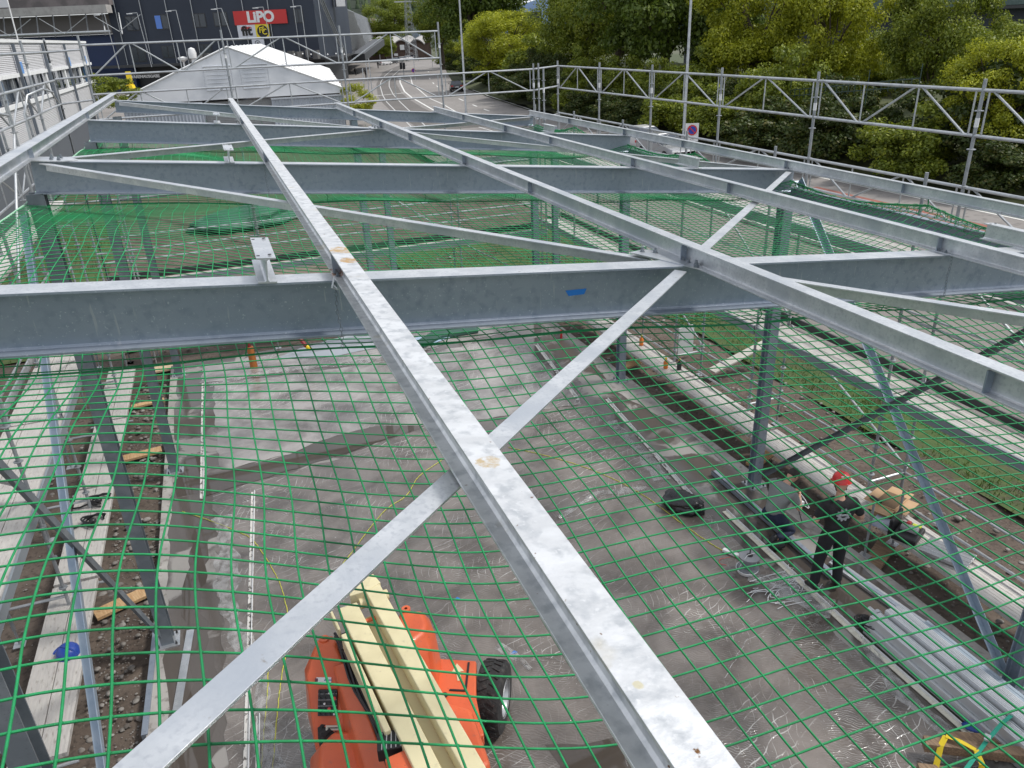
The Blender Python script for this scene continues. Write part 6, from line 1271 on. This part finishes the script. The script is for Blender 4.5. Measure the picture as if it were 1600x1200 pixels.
for k in range(7): a = (q.x-.1+k*.04, q.y-.17-k*.006, zb_+.03); MB().tube(a, (a[0]+.04, a[1]+.17, a[2]), .005, 5).build('tray_fin', mat('grey tool', (.35, .35, .36)), cvm)
MB().box((q.x+.05, q.y-.42, zb_-.02), (.26, .35, .10), .1).build('lower_orange_cover', orange, bl, bevel=.02)
MB().lathe((.85, 5.6, .72), [(.40, 0), (.40, .14), (.001, .15)], 30).build('turntable_ring', darkst, bl, smooth=True)
MB().box((.75, 5.4, 1.0), (.5, 2.2, .55)).build('turntable', darkst, bl, bevel=.02)

# ------------------------------------------------------------------ people
def skin_mesh(name, chains, m, parent=None, root=0, sub=2, loc=(0, 0, 0)):
    """chains: list of (list of (pos, radius)); points shared by key when equal"""
    V = []; Rr = []; E = []; key = {}
    for ch in chains:
        prev = None
        for p, r in ch:
            k = tuple(round(c, 4) for c in p)
            if k not in key: key[k] = len(V); V.append(p); Rr.append(r if isinstance(r, tuple) else (r, r))
            i = key[k]
            if prev is not None: E.append((prev, i))
            prev = i
    me = bpy.data.meshes.new(name); me.from_pydata(V, E, []); ob = bpy.data.objects.new(name, me); COL.objects.link(ob); sk_ = ob.modifiers.new('s', 'SKIN'); sk_.use_smooth_shade = True
    if not me.skin_vertices: me.skin_vertices.new()
    for i, r in enumerate(Rr): me.skin_vertices[0].data[i].radius = r; me.skin_vertices[0].data[i].use_root = (i == root)
    su = ob.modifiers.new('u', 'SUBSURF'); su.levels = sub; su.render_levels = sub
    dg = bpy.context.evaluated_depsgraph_get(); nm = bpy.data.meshes.new_from_object(ob.evaluated_get(dg)); bpy.data.objects.remove(ob); nm.name = name; nm.materials.clear(); nm.materials.append(m)
    nm.polygons.foreach_set('use_smooth', [True]*len(nm.polygons)); o = bpy.data.objects.new(name, nm); COL.objects.link(o); o.parent = parent; return o
def hand_chains(w, d, side, up, curl=.5):
    """w wrist pos, d direction of the palm, side = thumb side vector"""
    w, d, side, up = Vector(w), Vector(d).normalized(), Vector(side).normalized(), Vector(up).normalized(); palm = w+d*.055; ch = [[(tuple(w), .024), (tuple(palm), (.036, .018))]]
    for k, (o, L) in enumerate(((.028, .070), (.010, .080), (-.010, .075), (-.028, .058))):
        a = palm+side*o+d*.025; b = a+d*L*.45-up*L*curl*.2; c = b+d*L*.3-up*L*curl*.5; ch.append([(tuple(palm), (.036, .018)), (tuple(a), .011), (tuple(b), .0095), (tuple(c), .0075)])
    t0 = w+d*.02+side*.03; t1 = t0+d*.035+side*.022-up*.01; t2 = t1+d*.025-up*.012; ch.append([(tuple(palm), (.036, .018)), (tuple(t0), .013), (tuple(t1), .011), (tuple(t2), .009)]); return ch
def head(parent, c, fwd, up, m=skin, hair=True, face=True, s=1.):
    c, f, u = Vector(c), Vector(fwd).normalized(), Vector(up).normalized(); r = f.cross(u).normalized(); u = r.cross(f).normalized()
    bm = bmesh.new(); bmesh.ops.create_uvsphere(bm, u_segments=28, v_segments=20, radius=1)
    for v in bm.verts:
        x, y, z = v.co; jaw = max(0, -z); q = Vector((x*.078*(1-.28*jaw), y*.098*(1-.12*jaw)+(.012*jaw if y > 0 else 0), z*.118))
        if y > .8 and abs(x) < .25 and -.25 < z < .15: q.y += .022*(1-abs(x)/.25)      # nose
        if y > .6 and .05 < z < .3 and .2 < abs(x) < .5: q.y -= .008                    # eye sockets
        if y > .8 and -.5 < z < -.38 and abs(x) < .3: q.y += .004
        v.co = c+(r*q.x+f*q.y+u*q.z)*s
    me = bpy.data.meshes.new('head'); bm.to_mesh(me); bm.free(); me.materials.append(m); me.polygons.foreach_set('use_smooth', [True]*len(me.polygons)); return me, r, f, u
def join(objs_me, name, m, parent):
    bm = bmesh.new()
    for me in objs_me: bm.from_mesh(me)
    out = bpy.data.meshes.new(name); bm.to_mesh(out); bm.free(); out.materials.append(m); out.polygons.foreach_set('use_smooth', [True]*len(out.polygons)); return link_mesh(name, out, parent)
def person(label, loc, rz, J, shirt, trousers, sleeve, hl):
    t = thing('person', label, 'person', loc, rz)
    s = lambda k: J[k]
    body = [[(s('pelvis'), (.11, .08)), (s('waist'), (.10, .07)), (s('chest'), (.125, .085)), (s('neckb'), (.065, .055)), (s('neck'), .052), (s('headb'), .06)]]
    for L in 'LR':
        body.append([(s('pelvis'), (.11, .08)), (s('hip'+L), .08), (s('knee'+L), .06), (s('ankle'+L), .042), (s('toe'+L), .035)])
        body.append([(s('chest'), (.125, .085)), (s('sh'+L), .055), (s('el'+L), .043), (s('wr'+L), .028)])
        w = Vector(s('wr'+L)); d = (w-Vector(s('el'+L))).normalized(); hd = Vector(J.get('hd'+L, d)).normalized(); sd_ = Vector(J.get('hs'+L, (0, 1, 0))); up = hd.cross(sd_).normalized()*(1 if L == 'R' else -1); body += hand_chains(w+d*.01, hd, sd_-hd*sd_.dot(hd), up, .6); body.append([(s('wr'+L), .028), (tuple(w+d*.01), .024)])
    bo = skin_mesh('body', body, skin, None); hm, r, f, u = head(t, J['head'], J['face'], J['hup']); bm_me = bo.data; bpy.data.objects.remove(bo)
    # ears
    bmx = bmesh.new()
    for k in (-1, 1):
        q = bmesh.ops.create_icosphere(bmx, subdivisions=2, radius=1)
        for v in q['verts']: v.co = Vector(J['head'])+r*(k*.079+v.co.x*.010)+f*(v.co.y*.018-.005)+u*(v.co.z*.032)
    em = bpy.data.meshes.new('e'); bmx.to_mesh(em); bmx.free()
    B = join([bm_me, hm, em], 'body', skin, t)
    # face details
    for k in (-1, 1):
        e_ = Vector(J['head'])+r*k*.031+f*.084+u*.018; MB().lathe(tuple(e_), [(.001, -.009), (.011, 0), (.001, .009)], 8).build('eye', black, t, smooth=True, local=True)
    mth = Vector(J['head'])+f*.088-u*.052; MB().bar(tuple(mth-r*.022), tuple(mth+r*.022), .008, .006).build('mouth', mat('lips', (.30, .10, .08), .5), t, local=True)
    # clothes
    sh = [[(s('pelvis'), (.165, .135)), (s('waist'), (.16, .13)), (s('chest'), (.19, .15)), (s('neckb'), (.095, .09))]]
    for L in 'LR':
        a, b_ = Vector(s('sh'+L)), Vector(s('el'+L)); sh.append([(s('chest'), (.19, .15)), (s('sh'+L), .088), (tuple(a.lerp(b_, .55)), .068), (tuple(a.lerp(b_, sleeve)), .064)])
    skin_mesh('shirt', sh, shirt, t)
    tr = [[(s('waist'), (.142, .11)), (s('pelvis'), (.16, .125))]]
    for L in 'LR':
        a, b_, c = Vector(s('hip'+L)), Vector(s('knee'+L)), Vector(s('ankle'+L)); tr.append([(s('pelvis'), (.16, .125)), (s('hip'+L), .115), (tuple(a.lerp(b_, .5)), .096), (s('knee'+L), .08), (tuple(b_.lerp(c, .5)), .074), (tuple(b_.lerp(c, .93)), .07)])
    skin_mesh('trousers', tr, trousers, t, root=1)
    for L in 'LR':
        a, q = Vector(s('ankle'+L)), Vector(s('toe'+L)); d = (q-a); heel = a-d*.35; heel.z = min(a.z, q.z+.01) if abs(d.z) < .12 else heel.z; dn = Vector((0, 0, -1))
        skin_mesh('boot', [[(tuple(a+Vector((0, 0, .10))), .052), (tuple(a+Vector((0, 0, .01))), .056), (tuple(a.lerp(q, .55)+Vector((0, 0, -.004))), (.050, .044)), (tuple(q), (.044, .034))], [(tuple(a+Vector((0, 0, .01))), .056), (tuple(heel), .040)]], black, t)
    return t, r, f, u
# standing worker, seen from behind; local +y is where he faces
ps = G(1290, 919); rzs = math.atan2(-.28, .96)
J = dict(pelvis=(0, 0, .95), waist=(0, .0, 1.12), chest=(0, .01, 1.34), neckb=(0, .01, 1.49), neck=(0, .03, 1.56), headb=(0, .04, 1.61), head=(0, .055, 1.68), face=(.25, 1, -.25), hup=(0, .2, 1),
     hipL=(-.10, 0, .90), hipR=(.10, 0, .90), kneeL=(-.15, .03, .48), kneeR=(.13, .03, .48), ankleL=(-.20, -.03, .09), ankleR=(.14, -.02, .09), toeL=(-.24, .14, .045), toeR=(.17, .15, .045),
     shL=(-.20, 0, 1.42), shR=(.20, 0, 1.42), elL=(-.33, -.03, 1.18), elR=(.34, -.03, 1.18), wrL=(-.20, .17, 1.10), wrR=(.20, .18, 1.10), hsL=(0, .2, 1), hsR=(0, .2, 1), hdL=(.6, .7, 0), hdR=(-.6, .7, 0))
t, r, f, u = person('person standing on the slab in black clothes and a red helmet, seen from behind', (ps.x, ps.y, .0), rzs, J, blackcloth, mat('dark trousers cloth', (.014, .014, .018), .85), .80, 0)
hg = thing('h', 'h', 'h'); hg.parent = t; hg.location = (0, .055, 1.735); hg.rotation_euler = (-.2, .0, .0)
del hg['label'], hg['category']; hg.name = 'red_helmet'; helmet(hg, (0, 0, 0), redp, 1.0)
for k in (-1, 1):
    for j in range(2): MB().box((k*.03, -.085+j*.01, .095), (.035, .02, .012)).build('helmet_sticker', whiteP, [c for c in kids(hg) if c.name.startswith('shell')][0], local=True)
MB().path([(-.08, .06, 1.70), (-.07, .02, 1.62), (0, .10, 1.575), (.07, .02, 1.62), (.08, .06, 1.70)], .008, 5).build('beard', hairm, t, smooth=True, local=True)
b = MB(); n = 30; c = Vector((.0, -.146, 1.33))
def gear(r0, r1, teeth=10):
    out = []
    for i in range(teeth*4): a = 6.2832*i/(teeth*4); rr = r1 if i % 4 in (0, 1) else r0; out.append(Vector((math.cos(a)*rr, 0, math.sin(a)*rr)))
    return out
og = gear(.075, .098); ig = [Vector((v.x, 0, v.z)).normalized()*.045 for v in og]; m = len(og)
def bulge(v): return c+v+Vector((0, .9*v.x*v.x+.5*v.z*v.z, 0))
b.add([tuple(bulge(v)) for v in og]+[tuple(bulge(v)) for v in ig]+[tuple(bulge(v)+Vector((0, .012, 0))) for v in og]+[tuple(bulge(v)+Vector((0, .012, 0))) for v in ig], [(i, (i+1) % m, m+(i+1) % m, m+i) for i in range(m)]+[(2*m+i, 3*m+i, 3*m+(i+1) % m, 2*m+(i+1) % m) for i in range(m)]); b.build('gear_print', mat('grey print', (.36, .38, .40), .8), t, local=True)
MB().box((0, -.142, 1.33), (.13, .01, .022)).build('print_text', mat('grey print', (.36, .38, .40)), t, local=True)
# kneeling worker: right knee down, left foot forward, bent over his hands
rzk = R_(-78); pk = G(1207, 806, .38); pk = Vector((pk.x+.15*.98, pk.y+.15*.2, 0))
J = dict(pelvis=(0, -.15, .38), waist=(0, -.11, .54), chest=(0, -.01, .74), neckb=(0, .09, .87), neck=(0, .13, .91), headb=(0, .17, .93), head=(0, .22, .97), face=(.1, .62, -.75), hup=(0, .8, .6),
     hipL=(-.10, -.14, .37), hipR=(.10, -.14, .37), kneeL=(-.17, .28, .47), kneeR=(.19, .12, .10), ankleL=(-.18, .27, .10), ankleR=(.18, -.28, .10), toeL=(-.19, .45, .045), toeR=(.18, -.40, .04),
     shL=(-.20, .02, .79), shR=(.20, .02, .79), elL=(-.27, .12, .55), elR=(.28, .10, .54), wrL=(-.08, .34, .60), wrR=(.08, .34, .59), hsL=(.3, .2, 1), hsR=(-.3, .2, 1), hdL=(.6, .8, -.1), hdR=(-.5, .85, -.1))
t, r, f, u = person('person kneeling in a grey t-shirt and dark blue trousers, bent over his hands', (pk.x, pk.y, .0), rzk, J, greycloth, navy, .60, 0)
bm = bmesh.new(); bmesh.ops.create_uvsphere(bm, u_segments=24, v_segments=16, radius=1); hc = Vector(J['head'])
for v in list(bm.verts):
    if v.co.y > .35 and v.co.z < .45 or v.co.z < -.35: v.co *= .86
for v in bm.verts: v.co = hc+r*v.co.x*.086+f*(v.co.y*.104-.006)+u*(v.co.z*.122+.010)
me = bpy.data.meshes.new('hair'); bm.to_mesh(me); bm.free(); me.materials.append(hairm); me.polygons.foreach_set('use_smooth', [True]*len(me.polygons)); link_mesh('hair', me, t)
hw = Matrix.Translation(t.location)@Matrix.Rotation(rzk, 4, 'Z')
def wl(p): return tuple(hw@Vector(p))
b = MB(); b.path([wl((.0, .43, .60)), wl((.03, .46, .54)), wl((.08, .50, .46)), wl((.18, .48, .38)), wl((.22, .40, .42)), wl((.14, .34, .48))], .008, 6); b.path([wl((0, .43, .60)), wl((.03, .47, .48)), wl((.04, .48, .40))], .008, 6); b.box(wl((.04, .49, .37)), (.06, .05, .08))
o = b.build('white_cable', whiteP, smooth=True, off=wl((0, .43, .6))); tag(o, 'short white cable with a plug held by the kneeling person', 'cable')
b = MB(); b.path([wl((.15, .40, .12)), wl((.02, .46, .25)), wl((-.05, .40, .42)), wl((-.02, .42, .58))], .007, 6); o = b.build('black_cable', black, smooth=True, off=wl((.15, .4, .3))); tag(o, 'black cable looping from the hands of the kneeling person to the channel', 'cable')
p = G(1252, 800); t = thing('knee_pad_roll', 'small black tool roll on the slab behind the kneeling person', 'tool roll', (0, 0, 0)); t.location = wl((.28, -.34, 0)); MB().lathe((0, 0, .07), [(.001, -.11), (.06, -.11), (.07, 0), (.06, .11), (.001, .11)], 14, 'X').build('roll', blackcloth, t, smooth=True, local=True)
MB().path([(.08, 0, .11), (.12, .02, .15), (.1, .1, .12)], .007, 5).build('strap', black, t, local=True)

# ------------------------------------------------------------------ leaning boards and a tarpaulin heap beyond the walkway
def board_between(label, a, c, w, th, m, nm='leaning_board', up=(0, 0, 1)):
    o = MB().bar(a, c, w, th, up=up).build(nm, m, off=tuple(a), bevel=.004); return tag(o, label, 'board')
board_between('pale plank lying slanted between the inner walkway and the scaffolding', G(1112, 580, .05), G(1196, 536, .45), .26, .04, mat('pale plank', (.50, .48, .44), .7, 0, [(6, (.42, .40, .36), .4, .7)]))
p = G(1070, 552, 0); o = MB().box((p.x, p.y, .35), (.5, .03, .7), .2).build('upright_sheet', mat('pale grey sheet', (.46, .48, .48), .6), off=(p.x, p.y, 0)); tag(o, 'small upright pale sheet standing in the soil behind the far inner walkway', 'sheet')
p = G(385, 345, 0); blob('tarpaulin_heap', 'dark green tarpaulin heap on the gravel far behind the gable scaffolding', 'tarpaulin', (p.x, p.y, -.2), (2.4, 1.4, .5), mat('dark green tarpaulin', (.02, .12, .05), .6, bump=(6, .6)), 12, .3, 4, .3, 1.6)
g = random.Random(31)
for i in range(9):
    c0_ = (g.uniform(-.5, 5.8), g.uniform(3.2, 11.5)); a0 = g.uniform(0, 3.14); b = MB(); pts = [(c0_[0]+math.cos(a0)*.09*k+g.uniform(-.015, .015), c0_[1]+math.sin(a0)*.09*k+g.uniform(-.015, .015), .010+.008*abs(math.sin(k*1.7))) for k in range(int(g.uniform(6, 16)))]
    b.path(pts, .0045, 4); o = b.build('film_fold', filmloose, off=(*c0_, 0)); tag(o, 'thin raised fold in the clear film on the slab', 'film fold', 'raised folds in the film')
